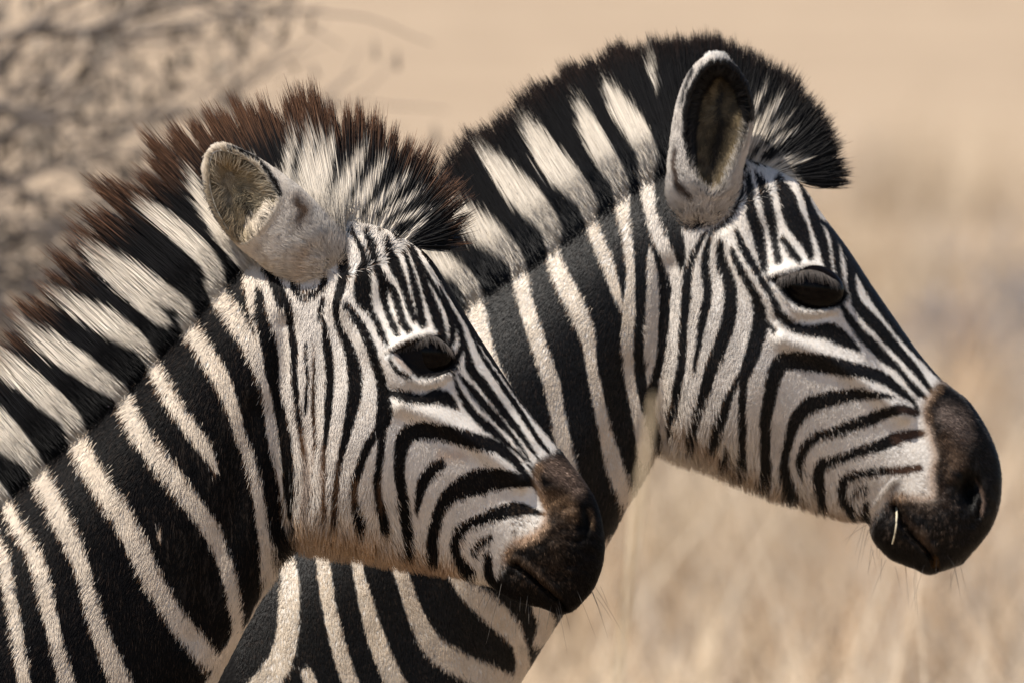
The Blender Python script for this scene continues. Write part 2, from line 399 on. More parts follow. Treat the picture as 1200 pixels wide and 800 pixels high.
def build_coat_b():
    c = Coat(250, 20, 1240, 860)
    c.poly(FACE_B, WHITE)
    c.run(STRIPES_B)
    c.run(FACE_STRIPES_B, .6)
    for s in ("870,178,6; 900,135,5; 916,115,2", "880,170,4; 905,150,3; 925,140,1.5", "884,184,2; 905,168,2; 930,152,1", "900,196,3; 912,186,2.5; 945,184,1.5",
              "908,204,3; 918,193,2; 945,188,1", "860,165,3; 885,125,3; 898,100,1.5"):
        c.stroke(s, WHITE, 1.5, 0.85)
    c.stroke("874,188,2; 885,196,3; 900,206,3.4; 908,218,3", WHITE, 1)
    for s, al in (("1052,512,7; 1070,507,5; 1080,506,4", .75), ("1056,477,4; 1072,482,3", .6), ("1046,549,4; 1066,548,4; 1078,546,4", .9)):
        c.stroke(s, (0.075, 0.04, 0.026), 3, al)
    c.stroke("795,505,6; 830,528,6; 870,552,6; 910,572,5; 950,590,4; 1000,606,4", (0.6, 0.45, 0.32), 7, .8, "mul")
    c.poly(MUZZLE_B, (0.0075, 0.006, 0.0052), 3.0)
    for s, col, soft, al in (("1108,482,10; 1122,495,14; 1130,512,10", (0.135, 0.10, 0.082), 9, .95),
                             ("1108,515,8; 1120,535,12; 1116,552,8", (0.08, 0.05, 0.032), 8, .9),
                             ("1105,565,5; 1108,590,5", (0.03, 0.018, 0.012), 6, .8),
                             ("1080,625,5; 1086,640,4", (0.13, 0.085, 0.055), 5, .8),
                             ("1096,655,3; 1098,662,3", (0.3, 0.16, 0.06), 3, .8),
                             ("1048,568,6; 1060,590,9; 1090,592,6", (0.045, 0.03, 0.02), 6, .6)):
        c.stroke(s, col, soft, al)
    c.stroke("1050,590,2; 1066,622,2; 1084,640,2.2; 1096,656,2.4", (0.003, 0.0025, 0.002), 1.2)
    c.stroke("1062,606,1.5; 1080,626,2.4; 1096,644,2", (0.07, 0.045, 0.032), 2.5, .7)
    c.stroke("1118,552,3; 1132,560,7; 1138,575,8; 1138,592,6", (0.004, 0.0035, 0.003), 3)
    c.stroke("1146,562,1; 1152,574,1.4; 1154,590,1.8; 1151,602,1.4", (0.15, 0.10, 0.075), 1.2, .85)
    c.stroke("1104,450,2; 1087,470,3; 1086,486,3; 1092,514,3; 1096,532,3; 1092,556,3; 1092,580,3; 1068,581,3; 1044,580,3", (0.34, 0.21, 0.125), 6, .85)
    rr = np.random.default_rng(2)
    for i in range(150):
        x_, y_ = rr.uniform(1038, 1125), rr.uniform(575, 640)
        c.stroke(np.array([[x_, y_, .7], [x_ - 2, y_ + 2.5, .6]]), (0.09, 0.065, 0.05), .7, .9)
    c.poly(EYE_B, (0.006, 0.005, 0.005), 1.0)
    c.stroke("901,324,2; 922,321,4; 945,317,4.4; 966,322,4.4; 981,329,4.4; 991,343,3.4; 986,352,3; 974,356,3; 955,359,2.6; 938,356,2.2; 925,349,2; 914,337,2", (0.006, 0.005, 0.005), 1)
    c.stroke("902,316,3; 915,314,4.4; 930,311,4; 948,308,3; 962,311,2.5", WHITE, 1)
    return c
# ------------------------------------------------------------------ ground: one sheet to the horizon
def ground_z(x, y):
    # gentle plain, rising a little far away
    return 0.03 * (vnoise(x / 3.1 + 40, y / 3.7 + 11) - 0.5) * np.clip((np.abs(y) - 4) / 6, 0, 1) + 0.00012 * np.maximum(0, y - 60) ** 1.6

def build_ground():
    m, nt, p = node_mat("dry_savanna_soil")
    N, L = nt.nodes, nt.links
    tc = N.new("ShaderNodeTexCoord")
    def noise(scale, detail=4, rough=.55):
        n = N.new("ShaderNodeTexNoise"); n.inputs["Scale"].default_value = scale; n.inputs["Detail"].default_value = detail
        n.inputs["Roughness"].default_value = rough; L.new(tc.outputs["Object"], n.inputs["Vector"]); return n
    n1, n2, n3 = noise(0.22, 5), noise(2.2, 6, .65), noise(14, 4, .7)
    r1 = N.new("ShaderNodeValToRGB")
    r1.color_ramp.elements[0].position = .32; r1.color_ramp.elements[0].color = (0.42, 0.312, 0.212, 1)
    r1.color_ramp.elements[1].position = .68; r1.color_ramp.elements[1].color = (0.51, 0.385, 0.265, 1)
    L.new(n1.outputs["Fac"], r1.inputs[0])
    r2 = N.new("ShaderNodeValToRGB")
    r2.color_ramp.elements[0].position = .3; r2.color_ramp.elements[0].color = (0.62, 0.60, 0.58, 1)
    r2.color_ramp.elements[1].position = .7; r2.color_ramp.elements[1].color = (1.0, 1.0, 1.0, 1)
    L.new(n2.outputs["Fac"], r2.inputs[0])
    mx = N.new("ShaderNodeMix"); mx.data_type = "RGBA"; mx.blend_type = "MULTIPLY"; mx.inputs["Factor"].default_value = .8
    L.new(r1.outputs[0], mx.inputs["A"]); L.new(r2.outputs[0], mx.inputs["B"])
    r3 = N.new("ShaderNodeValToRGB")
    r3.color_ramp.elements[0].position = .3; r3.color_ramp.elements[0].color = (0.75, 0.75, 0.75, 1)
    r3.color_ramp.elements[1].position = .65; r3.color_ramp.elements[1].color = (1.0, 1.0, 1.0, 1)
    L.new(n3.outputs["Fac"], r3.inputs[0])
    mx2 = N.new("ShaderNodeMix"); mx2.data_type = "RGBA"; mx2.blend_type = "MULTIPLY"; mx2.inputs["Factor"].default_value = .6
    L.new(mx.outputs["Result"], mx2.inputs["A"]); L.new(r3.outputs[0], mx2.inputs["B"])
    L.new(mx2.outputs["Result"], p.inputs["Base Color"])
    p.inputs["Roughness"].default_value = .95
    p.inputs["Specular IOR Level"].default_value = .15
    bp = N.new("ShaderNodeBump"); bp.inputs["Strength"].default_value = .5; bp.inputs["Distance"].default_value = .04
    L.new(n3.outputs["Fac"], bp.inputs["Height"]); L.new(bp.outputs[0], p.inputs["Normal"])
    s = np.concatenate([-np.geomspace(40, 3000, 14)[::-1], np.linspace(-36, 36, 73), np.geomspace(40, 3000, 14)])
    X, Y = np.meshgrid(s, np.concatenate([-np.geomspace(40, 3000, 10)[::-1], np.linspace(-36, 120, 157), np.geomspace(126, 3500, 16)]))
    Z = ground_z(X, Y)
    V = np.stack([X, Y, Z], -1).reshape(-1, 3)
    ny, nx = X.shape
    F = [(j * nx + i, j * nx + i + 1, (j + 1) * nx + i + 1, (j + 1) * nx + i) for j in range(ny - 1) for i in range(nx - 1)]
    tag(mesh_obj("ground", V, F, m), kind="structure")

# ------------------------------------------------------------------ dry grass
def grass_mat(name="dry_grass_straw"):
    m, nt, p = node_mat(name)
    a = nt.nodes.new("ShaderNodeAttribute"); a.attribute_name = "col"
    nt.links.new(a.outputs["Color"], p.inputs["Base Color"])
    p.inputs["Roughness"].default_value = .75
    p.inputs["Specular IOR Level"].default_value = .25
    p.inputs["Transmission Weight"].default_value = 0
    return m

def blades(base, height, width, lean, ang, cols, r, segs=4):
    """grass blades: base n x 3; returns verts, faces, colours"""
    n = len(base)
    t = np.linspace(0, 1, segs)
    V = np.zeros((n, segs * 2, 3)); C = np.zeros((n, segs * 2, 3))
    wdir = np.stack([np.cos(ang + 1.57), np.sin(ang + 1.57), np.zeros(n)], -1)
    ldir = np.stack([np.cos(ang), np.sin(ang), np.zeros(n)], -1)
    for i, ti in enumerate(t):
        c = base + ldir * (lean * ti ** 1.8)[:, None]
        c[:, 2] += height * (ti - 0.25 * np.clip(lean / height, 0, 1) * ti ** 2)
        w = width * (1 - 0.9 * ti ** 1.5) * .5
        V[:, 2 * i] = c - wdir * w[:, None]
        V[:, 2 * i + 1] = c + wdir * w[:, None]
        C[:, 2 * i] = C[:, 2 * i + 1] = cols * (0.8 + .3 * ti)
    idx = np.arange(n)[:, None] * segs * 2
    F = np.concatenate([idx + np.array([2 * i, 2 * i + 1, 2 * i + 3, 2 * i + 2])[None] for i in range(segs - 1)], 0)
    return V.reshape(-1, 3), F, C.reshape(-1, 3)

def big_mesh(name, V, F, C, mat, parent=None):
    me = bpy.data.meshes.new(name)
    me.vertices.add(len(V)); me.vertices.foreach_set("co", V.astype(np.float32).ravel())
    k = F.shape[1]
    me.loops.add(F.size); me.loops.foreach_set("vertex_index", F.astype(np.int32).ravel())
    me.polygons.add(len(F)); me.polygons.foreach_set("loop_start", np.arange(0, F.size, k, dtype=np.int32))
    me.update(calc_edges=True)
    at = me.color_attributes.new("col", "FLOAT_COLOR", "POINT")
    c = np.ones((len(V), 4), np.float32); c[:, :3] = C
    at.data.foreach_set("color", c.ravel())
    me.materials.append(mat)
    return link(bpy.data.objects.new(name, me), parent)

def build_grass():
    r = np.random.default_rng(21)
    n_t = 9000
    # tussocks, denser near, thinning into the pale open plain beyond
    y = 3 + 62 * r.random(n_t) ** 1.25
    half = 0.9 + 0.042 * (y + 20) + 1.2
    x = (r.random(n_t) * 2 - 1) * half
    keep = (vnoise(x / 1.7 + 7, y / 3.0 + 3) + .25 * r.random(n_t) > .42 + np.clip((y - 26) / 50, 0, .6))
    x, y = x[keep], y[keep]
    # thinner grass round the animals and on towards the camera
    n2 = 2600
    y2 = -15 + 19 * r.random(n2); x2 = (r.random(n2) * 2 - 1) * 6
    k2 = (vnoise(x2 / 1.2 + 7, y2 / 1.4 + 3) > .42) & (np.hypot(x2 / 2.4, y2 / 1.1) > .55)
    x, y = np.concatenate([x, x2[k2]]), np.concatenate([y, y2[k2]])
    per = 26
    bx = np.repeat(x, per) + r.normal(0, .09, len(x) * per)
    by = np.repeat(y, per) + r.normal(0, .09, len(x) * per)
    hb = np.repeat(.28 + .5 * vnoise(x / 2.3, y / 2.9 + 31) + .12 * r.random(len(x)), per)
    h = hb * (.45 + .75 * r.random(len(bx)))
    tint = np.repeat(np.clip(1.6 * vnoise(x / .55 + 70, y / 1.6) - .3, 0, 1), per)
    base = np.array([0.56, 0.43, 0.285]); grey = np.array([0.34, 0.285, 0.235]); warm = np.array([0.50, 0.33, 0.19])
    cols = base[None] * (1 - tint[:, None]) + grey[None] * tint[:, None]
    wsel = np.repeat(r.random(len(x)) < .15, per)
    cols[wsel] = warm
    cols *= (.75 + .5 * r.random(len(bx)))[:, None]
    pos = np.stack([bx, by, ground_z(bx, by) - .02], -1)
    # scattered taller flowering stems
    ns = 350
    sy = 3.5 + 16 * r.random(ns); sx = (r.random(ns) * 2 - 1) * (.9 + .042 * (sy + 20))
    pos = np.vstack([pos, np.stack([sx, sy, ground_z(sx, sy) - .02], -1)])
    h = np.concatenate([h, .75 + .5 * r.random(ns)])
    cols = np.vstack([cols, np.array([[.60, .49, .36]]) * (.6 + .55 * r.random((ns, 1)))])
    bx = np.concatenate([bx, sx])
    V, F, C = blades(pos, h, .004 + .004 * r.random(len(bx)), h * (.3 + .9 * r.random(len(bx))), r.random(len(bx)) * 6.283, cols, r)
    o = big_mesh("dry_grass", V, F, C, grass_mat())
    tag(o, "pale dry savanna grass growing in tussocks over the plain", "grass", kind="stuff")

def tube(path, rad, n=6):
    """closed tapered tube along path (k x 3) with radii"""
    path = np.asarray(path, float); k = len(path)
    tan = np.gradient(path, axis=0); tan /= np.linalg.norm(tan, axis=1)[:, None] + 1e-9
    up = np.where(np.abs(tan[:, 2:3]) > .9, np.array([[1., 0, 0]]), np.array([[0, 0, 1.]]))
    a = np.cross(tan, up); a /= np.linalg.norm(a, axis=1)[:, None] + 1e-9
    b = np.cross(tan, a)
    ph = np.linspace(0, 2 * np.pi, n, endpoint=False)
    V = (path[:, None] + rad[:, None, None] * (np.cos(ph)[None, :, None] * a[:, None] + np.sin(ph)[None, :, None] * b[:, None])).reshape(-1, 3)
    F = np.array([(i * n + j, i * n + (j + 1) % n, (i + 1) * n + (j + 1) % n, (i + 1) * n + j) for i in range(k - 1) for j in range(n)])
    return V, F

def build_stalks():
    """single tall seed stalks standing between the camera and the animals"""
    m = grass_mat("straw_stalk")
    for (x0, y0, top_x, top_z, w, lab) in (
            (-0.02, -5.0, 0.126, 1.69, .0052, "tall pale grass stalk standing out of focus before the farther zebra's throat"),
            (-0.17, -4.5, -0.122, 1.39, .0046, "thin grass stalk standing out of focus below the nearer zebra's jaw")):
        t = np.linspace(0, 1, 40)
        gz = float(ground_z(np.array([x0]), np.array([y0]))[0])
        path = np.stack([x0 + (top_x - x0) * t ** 1.6, y0 + .05 * t, gz + (top_z - gz) * t], -1)
        V, F = tube(path, w * (1 - .5 * t), 6)
        stalk = mesh_obj("grass_stalk", V, [tuple(f) for f in F], m, None, np.tile([[.52, .42, .28]], (len(V), 1)))
        tag(stalk, lab, "grass stalk", "grass stalks in front of the zebras")
        k = np.linspace(0, 1, 26)
        V, F = tube(np.stack([np.interp(.88 + .12 * k, t, path[:, j]) for j in range(3)], -1) + np.array([0, -.001, .004]),
                    (.0014 + .0030 * np.sin(k * np.pi) ** .7) * (1 + .35 * np.sin(k * 60)), 6)
        mesh_obj("seed_head", V, [tuple(f) for f in F], m, stalk, np.tile([[.48, .37, .24]], (len(V), 1)))

# ------------------------------------------------------------------ leafless thorn bush and low grey shrubs on the plain
def bark_mat(name, c0, c1):
    m, nt, p = node_mat(name)
    N, L = nt.nodes, nt.links
    tc = N.new("ShaderNodeTexCoord"); n = N.new("ShaderNodeTexNoise"); n.inputs["Scale"].default_value = 30; n.inputs["Detail"].default_value = 5
    L.new(tc.outputs["Object"], n.inputs["Vector"])
    r = N.new("ShaderNodeValToRGB"); r.color_ramp.elements[0].position = .35; r.color_ramp.elements[1].position = .7
    r.color_ramp.elements[0].color = (*c0, 1); r.color_ramp.elements[1].color = (*c1, 1)
    L.new(n.outputs["Fac"], r.inputs[0]); L.new(r.outputs[0], p.inputs["Base Color"])
    p.inputs["Roughness"].default_value = .9
    return m

def grow(r, p, d, length, rad, depth, out, gravity=0.0, fork=3, spread=.6):
    k = 7
    path = [np.array(p)]
    d = np.array(d) / np.linalg.norm(d)
    for i in range(k - 1):
        d = d + r.normal(0, .13, 3) + np.array([0, 0, gravity])
        d /= np.linalg.norm(d)
        path.append(path[-1] + d * length / (k - 1))
    path = np.array(path)
    out.append((depth, path, np.linspace(rad, rad * .45, k)))
    if depth <= 0: return
    for i in range(fork):
        s = r.integers(2, k)
        nd = d + r.normal(0, spread, 3)
        grow(r, path[s], nd, length * r.uniform(.5, .8), rad * .5, depth - 1, out, gravity, fork, spread)

def gather(segs, n=5):
    Vs, Fs, off = [], [], 0
    for _, path, rad in segs:
        v, f = tube(path, rad, n); Vs.append(v); Fs.append(f + off); off += len(v)
    return np.vstack(Vs), np.vstack(Fs)

def build_bush():
    r = np.random.default_rng(5)
    m = bark_mat("grey_thorn_bark", (0.095, 0.078, 0.067), (0.20, 0.165, 0.14))
    x0, y0 = -1.78, 8.5
    gz = float(ground_z(np.array([x0]), np.array([y0]))[0])
    root = bpy.data.objects.new("thorn_bush", None); link(root); root.location = (x0, y0, gz)
    tag(root, "leafless grey thorn bush with tangled bare branches on the plain behind the nearer zebra's mane", "bush")
    segs = []
    for i in range(9):
        a = r.uniform(-.9, .9) if i < 6 else r.uniform(2, 4.3)
        grow(r, (0.1 * math.cos(a), .1 * math.sin(a), -.05), (math.cos(a) * .5, math.sin(a) * .8, r.uniform(.9, 1.4)), r.uniform(.8, 1.1), .018, 4, segs, 0.0, 4, .55)
    # long limbs reaching out low to the right
    for (z, dx, dz, ln, rd) in ((1.74, 1, .04, .95, .018), (1.64, 1, .08, .75, .015), (1.42, 1, .17, .75, .019), (1.24, 1, .16, .8, .020), (1.36, 1, .06, .7, .016)):
        grow(r, (0.1, r.uniform(-.3, .3), z), (dx, r.uniform(-.15, .15), dz), ln, rd, 3, segs, 0.0, 5, .36)
    thick = [s for s in segs if s[0] >= 3]; mid = [s for s in segs if s[0] < 3]
    V, F = gather(thick, 7)
    big_mesh("trunk", V, F, np.ones((len(V), 3)) * .1, m, root)
    V, F = gather(mid, 4)
    big_mesh("twigs", V, F, np.ones((len(V), 3)) * .1, m, root)
    # a few withered leaflets on the twigs
    ends = np.array([p[r.integers(2, 7)] for d, p, _ in segs if d <= 1 for _k in range(2)])
    ends = ends[r.random(len(ends)) < .9] + r.normal(0, .02, 3)
    n = len(ends)
    cols = np.array([[.17, .14, .11]]) * (.6 + .8 * r.random((n, 1)))
    V, F, C = blades(ends, .02 + .02 * r.random(n), .010 + .008 * r.random(n), .02 * r.random(n), r.random(n) * 6.28, cols, r, 3)
    big_mesh("leaves", V, F, C, grass_mat("withered_leaf"), root)

def build_shrubs():
    m = bark_mat("shrub_twig", (0.16, 0.148, 0.148), (0.26, 0.24, 0.24))
    lm = grass_mat("shrub_leaf")
    data = ((1.48, 33.0, .95, "grey low shrub on the plain beyond the farther zebra's forehead"),
            (1.88, 35.0, 1.0, "wide grey shrub at the edge of the plain, level with the farther zebra's ear"),
            (1.75, 30.0, .5, "small brownish shrub in the grass beyond the farther zebra's nose"))
    for k, (x, y, h, lab) in enumerate(data):
        r = np.random.default_rng(50 + k)
        gz = float(ground_z(np.array([x]), np.array([y]))[0])
        root = bpy.data.objects.new("dry_shrub", None); link(root); root.location = (x, y, gz)
        tag(root, lab, "shrub", "grey shrubs on the plain")
        segs = []
        for i in range(14):
            a = r.uniform(0, 6.28)
            grow(r, (.08 * math.cos(a), .08 * math.sin(a), -.04), (math.cos(a) * .6, math.sin(a) * .6, 1), h * r.uniform(.25, .42), .006, 2, segs, .02, 4, .5)
        V, F = gather(segs, 4)
        big_mesh("stems", V, F, np.ones((len(V), 3)) * .1, m, root)
        ends = np.array([p[r.integers(1, 7)] for d, p, _ in segs for _k in range(5)]) + r.normal(0, .03, (len(segs) * 5, 3))
        n = len(ends)
        cols = np.array([[.25, .235, .245]]) * (.7 + .6 * r.random((n, 1)))
        V, F, C = blades(ends, .03 + .03 * r.random(n), .014 + .01 * r.random(n), .03 * r.random(n), r.random(n) * 6.28, cols, r, 3)
        big_mesh("leaves", V, F, C, lm, root)

build_ground()
build_grass()
build_bush()
build_shrubs()
build_stalks()
# ------------------------------------------------------------------ zebra materials
def coat_mat():
    m, nt, p = node_mat("zebra_skin")
    a = nt.nodes.new("ShaderNodeAttribute"); a.attribute_name = "col"
    nt.links.new(a.outputs["Color"], p.inputs["Base Color"])
    p.inputs["Roughness"].default_value = .6
    p.inputs["Specular IOR Level"].default_value = .08
    tc = nt.nodes.new("ShaderNodeTexCoord"); v = nt.nodes.new("ShaderNodeTexVoronoi"); v.inputs["Scale"].default_value = 230
    nt.links.new(tc.outputs["Object"], v.inputs["Vector"])
    b = nt.nodes.new("ShaderNodeBump"); b.inputs["Strength"].default_value = .5; b.inputs["Distance"].default_value = .0012
    nt.links.new(v.outputs["Distance"], b.inputs["Height"]); nt.links.new(b.outputs[0], p.inputs["Normal"])
    return m

def fur_mat(name, rough=.55, spec=.35, soft=0.0):
    m, nt, p = node_mat(name)
    a = nt.nodes.new("ShaderNodeAttribute"); a.attribute_name = "col"
    nt.links.new(a.outputs["Color"], p.inputs["Base Color"])
    p.inputs["Roughness"].default_value = rough
    p.inputs["Specular IOR Level"].default_value = spec
    if soft > 0:
        n = nt.nodes.new("ShaderNodeAttribute"); n.attribute_name = "nrm"
        g = nt.nodes.new("ShaderNodeNewGeometry")
        mx = nt.nodes.new("ShaderNodeMix"); mx.data_type = "VECTOR"; mx.inputs["Factor"].default_value = soft
        nt.links.new(g.outputs["Normal"], mx.inputs["A"]); nt.links.new(n.outputs["Vector"], mx.inputs["B"])
        nz = nt.nodes.new("ShaderNodeVectorMath"); nz.operation = "NORMALIZE"
        nt.links.new(mx.outputs["Result"], nz.inputs[0]); nt.links.new(nz.outputs[0], p.inputs["Normal"])
    return m

def eye_mat():
    m, nt, p = node_mat("wet_dark_eye")
    N, L = nt.nodes, nt.links
    tc = N.new("ShaderNodeTexCoord"); sx = N.new("ShaderNodeSeparateXYZ"); L.new(tc.outputs["Generated"], sx.inputs[0])
    n = N.new("ShaderNodeTexNoise"); n.inputs["Scale"].default_value = 6; L.new(tc.outputs["Generated"], n.inputs["Vector"])
    r = N.new("ShaderNodeValToRGB"); r.color_ramp.elements[0].color = (.002, .0016, .0014, 1); r.color_ramp.elements[1].color = (.005, .0034, .0028, 1)
    L.new(n.outputs["Fac"], r.inputs[0]); L.new(r.outputs[0], p.inputs["Base Color"])
    p.inputs["Roughness"].default_value = .1
    p.inputs["IOR"].default_value = 1.16
    return m

SKIN, MANE_HAIR, MANE_CORE, EYE, LASH = coat_mat(), fur_mat("zebra_mane_hair", .5, .10, .5), fur_mat("zebra_mane", .8, .1), eye_mat(), fur_mat("dark_lashes", .5, .3)

def seg_dist(poly, U, V):
    d = np.full(np.shape(U), 1e9)
    for (ax, ay), (bx, by) in zip(poly[:-1], poly[1:]):
        dx, dy = bx - ax, by - ay
        t = np.clip(((U - ax) * dx + (V - ay) * dy) / (dx * dx + dy * dy + 1e-9), 0, 1)
        np.minimum(d, np.hypot(U - ax - t * dx, V - ay - t * dy), out=d)
    return d

def far_stripes(u, v, ground_v):
    """markings of the trunk, rump and legs, which continue those of the neck"""
    w = 10 * (vnoise(u / 90, v / 90) - .5)
    trunk = np.sin((u + w * 3.2 + .12 * (v - 900) + 60 * np.sin(v / 260)) / 15.5) > .2
    legs = np.sin((v + w * 2) / 9.0) > .1
    return np.where(v > ground_v - 700, legs, trunk)

def make_zebra(cfg):
    a, yb, zc = cfg["scale"], cfg["y"], cfg["zc"]
    gv = 400 + zc / a                                   # ground level in flank coordinates
    ub = cfg["base_u"]
    root = bpy.data.objects.new("zebra", None); link(root)
    root.location = ((ub - 600) * a, yb, 0)
    tag(root, cfg["label"], "zebra", "zebras standing side by side")
    def loc(u, v, d):
        return np.stack([(u - ub) * a, -d * a, (gv - v) * a], -1)
    coat, ear_coat = cfg["coat"], cfg["ear_coat"]
    # ---------------- body: one loft from the lips to the rump
    st = nums(cfg["stations"], 5)
    per = [max(3, int(np.hypot(*(st[min(i + 1, len(st) - 1), :2] - st[i, :2])) / (3.2 if st[i, 0] > -80 else 9))) for i in range(len(st))]
    q = np.vstack([2 * st[0] - st[1], st, 2 * st[-1] - st[-2]])
    rows = []
    for i in range(len(st) - 1):
        A, B, C_, D = q[i:i + 4]
        t = np.linspace(0, 1, per[i], endpoint=False)[:, None]
        rows.append(.5 * (2 * B + (C_ - A) * t + (2 * A - 5 * B + 4 * C_ - D) * t * t + (3 * B - A - 3 * C_ + D) * t ** 3))
    rows = np.vstack(rows + [st[-1:]])
    K = 184
    th = np.linspace(0, 2 * np.pi, K, endpoint=False)
    t = (1 - np.cos(th)) / 2
    sn = np.sin(th)
    n = len(rows)
    U = rows[:, 0:1] * (1 - t) + rows[:, 2:3] * t
    V = rows[:, 1:2] * (1 - t) + rows[:, 3:4] * t
    pu_ = cfg["poll_u"]
    crest = np.clip((pu_ - rows[:, 0:1]) / 70, 0, 1); crest = crest * crest * (3 - 2 * crest)
    crest *= np.clip((rows[:, 0:1] - cfg["wither_u"] + 150) / 150, 0, 1)
    pexp = .78 + 1.0 * crest * np.where(t < .5, 1 - np.clip(t / .5, 0, 1), 0)[None]
    prof = np.abs(sn)[None] ** pexp * np.sign(sn)[None]
    Dp = np.maximum(rows[:, 4:5], .5) * prof
    bump = np.zeros(U.shape)
    for g in cfg["gauss"]:
        bump += g[4] * np.exp(-(((U - g[0]) / g[2]) ** 2 + ((V - g[1]) / g[3]) ** 2))
    for poly, sig, amp in cfg["lines"]:
        P = spline(nums(poly, 2), 6)
        near = (U > P[:, 0].min() - 4 * sig) & (U < P[:, 0].max() + 4 * sig) & (V > P[:, 1].min() - 4 * sig) & (V < P[:, 1].max() + 4 * sig)
        bump[near] += amp * np.exp(-(seg_dist(P, U[near], V[near]) / sig) ** 2)
    # slight muscle relief on the neck
    mzp = spline(nums(cfg["muzzle"], 2), 4, closed=True)
    inm = inside(mzp, U, V)
    medge = np.zeros(U.shape); medge[inm] = np.clip(seg_dist(np.vstack([mzp, mzp[:1]]), U[inm], V[inm]) / 8, 0, 1)
    wr = cfg["wrinkle"]
    rad_ = np.hypot(U - wr[0], (V - wr[1]) * .8) + 5 * vnoise(U / 9, V / 9)
    bump += medge * (.8 * np.sin(rad_ / 1.75) * np.exp(-((rad_ - wr[2]) / wr[3]) ** 2) + 2.6 * (vnoise(U / 7 + 3, V / 6) - .5) + 1.8 * (vnoise(U / 15, V / 13 + 8) - .5))
    bump += 5 * (vnoise(U / 42 + 9, V / 75 + 4) - .5) * np.clip((cfg["neck_u"] - U) / 60, 0, 1)
    side = np.sign(sn)[None] * np.clip(np.abs(sn)[None] * 2.2, 0, 1)
    Dp = Dp + bump * side
    # socket of the eye
    ep = spline(nums(cfg["eye_poly"], 2), 5, closed=True)
    ins = inside(ep, U, V)
    ec_ = ep.mean(0); ep_in = ec_ + (ep - ec_) * .84
    edge = seg_dist(np.vstack([ep, ep[:1]]), U, V)
    Dp -= np.where(ins, 9 * np.clip(edge / 5, 0, 1), 0) * side
    verts = [loc(U, V, Dp).reshape(-1, 3)]
    uvd = [np.stack([U, V, Dp], -1).reshape(-1, 3)]
    idx = np.arange(n * K).reshape(n, K)
    A_ = idx[:-1]; B_ = idx[1:]
    F = np.stack([A_, np.roll(A_, -1, 1), np.roll(B_, -1, 1), B_], -1).reshape(-1, 4)
    faces = [F]
    part = [np.zeros(n * K, int)]
    off = n * K
    def dsurf(u, v):
        m = Dp > 0
        k = np.argmin((U[m] - u) ** 2 + (V[m] - v) ** 2)
        return Dp[m][k]
    def add(vs_uvd, fs, pid):
        nonlocal off
        verts.append(loc(vs_uvd[:, 0], vs_uvd[:, 1], vs_uvd[:, 2])); uvd.append(vs_uvd)
        faces.append(fs + off); part.append(np.full(len(vs_uvd), pid)); off += len(vs_uvd)
    # ---------------- ears, grown from the poll
    e = cfg["ear"]
    Ls = spline(nums(e["left"], 2), 14); Rs = spline(nums(e["right"], 2), 14)
    NS, NF = 96, 56
    def resample(P):
        s = np.r_[0, np.cumsum(np.hypot(*np.diff(P, axis=0).T))]; s /= s[-1]
        x = np.linspace(0, 1, NS)
        return np.stack([np.interp(x, s, P[:, 0]), np.interp(x, s, P[:, 1])], -1)
    Ls, Rs = resample(Ls), resample(Rs)
    fi = np.cos(np.linspace(np.pi, 0, NF))
    EU = Ls[:, 0:1] * (1 - fi) / 2 + Rs[:, 0:1] * (1 + fi) / 2
    EV = Ls[:, 1:2] * (1 - fi) / 2 + Rs[:, 1:2] * (1 + fi) / 2
    s = np.linspace(0, 1, NS)[:, None]
    dc = e["d0"] + (e["d1"] - e["d0"]) * s
    thick = np.interp(s, [0, .05, .12, .28, .6, .9, 1], [2, e["thick"][0] * .55, e["thick"][0] * .85] + e["thick"][1:])
    op = spline(nums(e["opening"], 2), 5, closed=True)
    oin = inside(op, EU, EV); od = seg_dist(np.vstack([op, op[:1]]), EU, EV)
    rec = np.where(oin, e["recess"] * (1 - np.exp(-od / 9.0)), 0) * np.clip(thick / 12, 0, 1)
    rim = 2.2 * np.exp(-(od / 3.5) ** 2)
    arch = np.sqrt(np.clip(1 - fi ** 2, 0, 1))
    front = dc + thick * arch[None] - np.minimum(rec, thick * arch[None] * 1.75) + rim * arch[None]
    back = dc - thick * arch[None]
    fr = np.stack([EU, EV, front], -1); bk = np.stack([EU, EV, back], -1)
    i0 = np.arange(NS * NF).reshape(NS, NF)
    f1 = np.stack([i0[:-1, :-1], i0[:-1, 1:], i0[1:, 1:], i0[1:, :-1]], -1).reshape(-1, 4)
    f2 = f1[:, ::-1] + NS * NF
    rimf = []
    bnd = [(i0[0, j], i0[0, j + 1]) for j in range(NF - 1)] + [(i0[i, NF - 1], i0[i + 1, NF - 1]) for i in range(NS - 1)] + \
          [(i0[NS - 1, j + 1], i0[NS - 1, j]) for j in range(NF - 2, -1, -1)] + [(i0[i + 1, 0], i0[i, 0]) for i in range(NS - 2, -1, -1)]
    for p, q_ in bnd: rimf.append((q_, p, p + NS * NF, q_ + NS * NF))
    ef = np.vstack([f1, f2, np.array(rimf)])
    ev = np.vstack([fr.reshape(-1, 3), bk.reshape(-1, 3)])
    # front faces wind so that they look at +d
    add(ev, ef[:, ::-1] if cfg.get("flip_ear") else ef, 1)
    ev2 = ev * np.array([1, 1, -1]); add(ev2, ef[:, ::-1], 1)
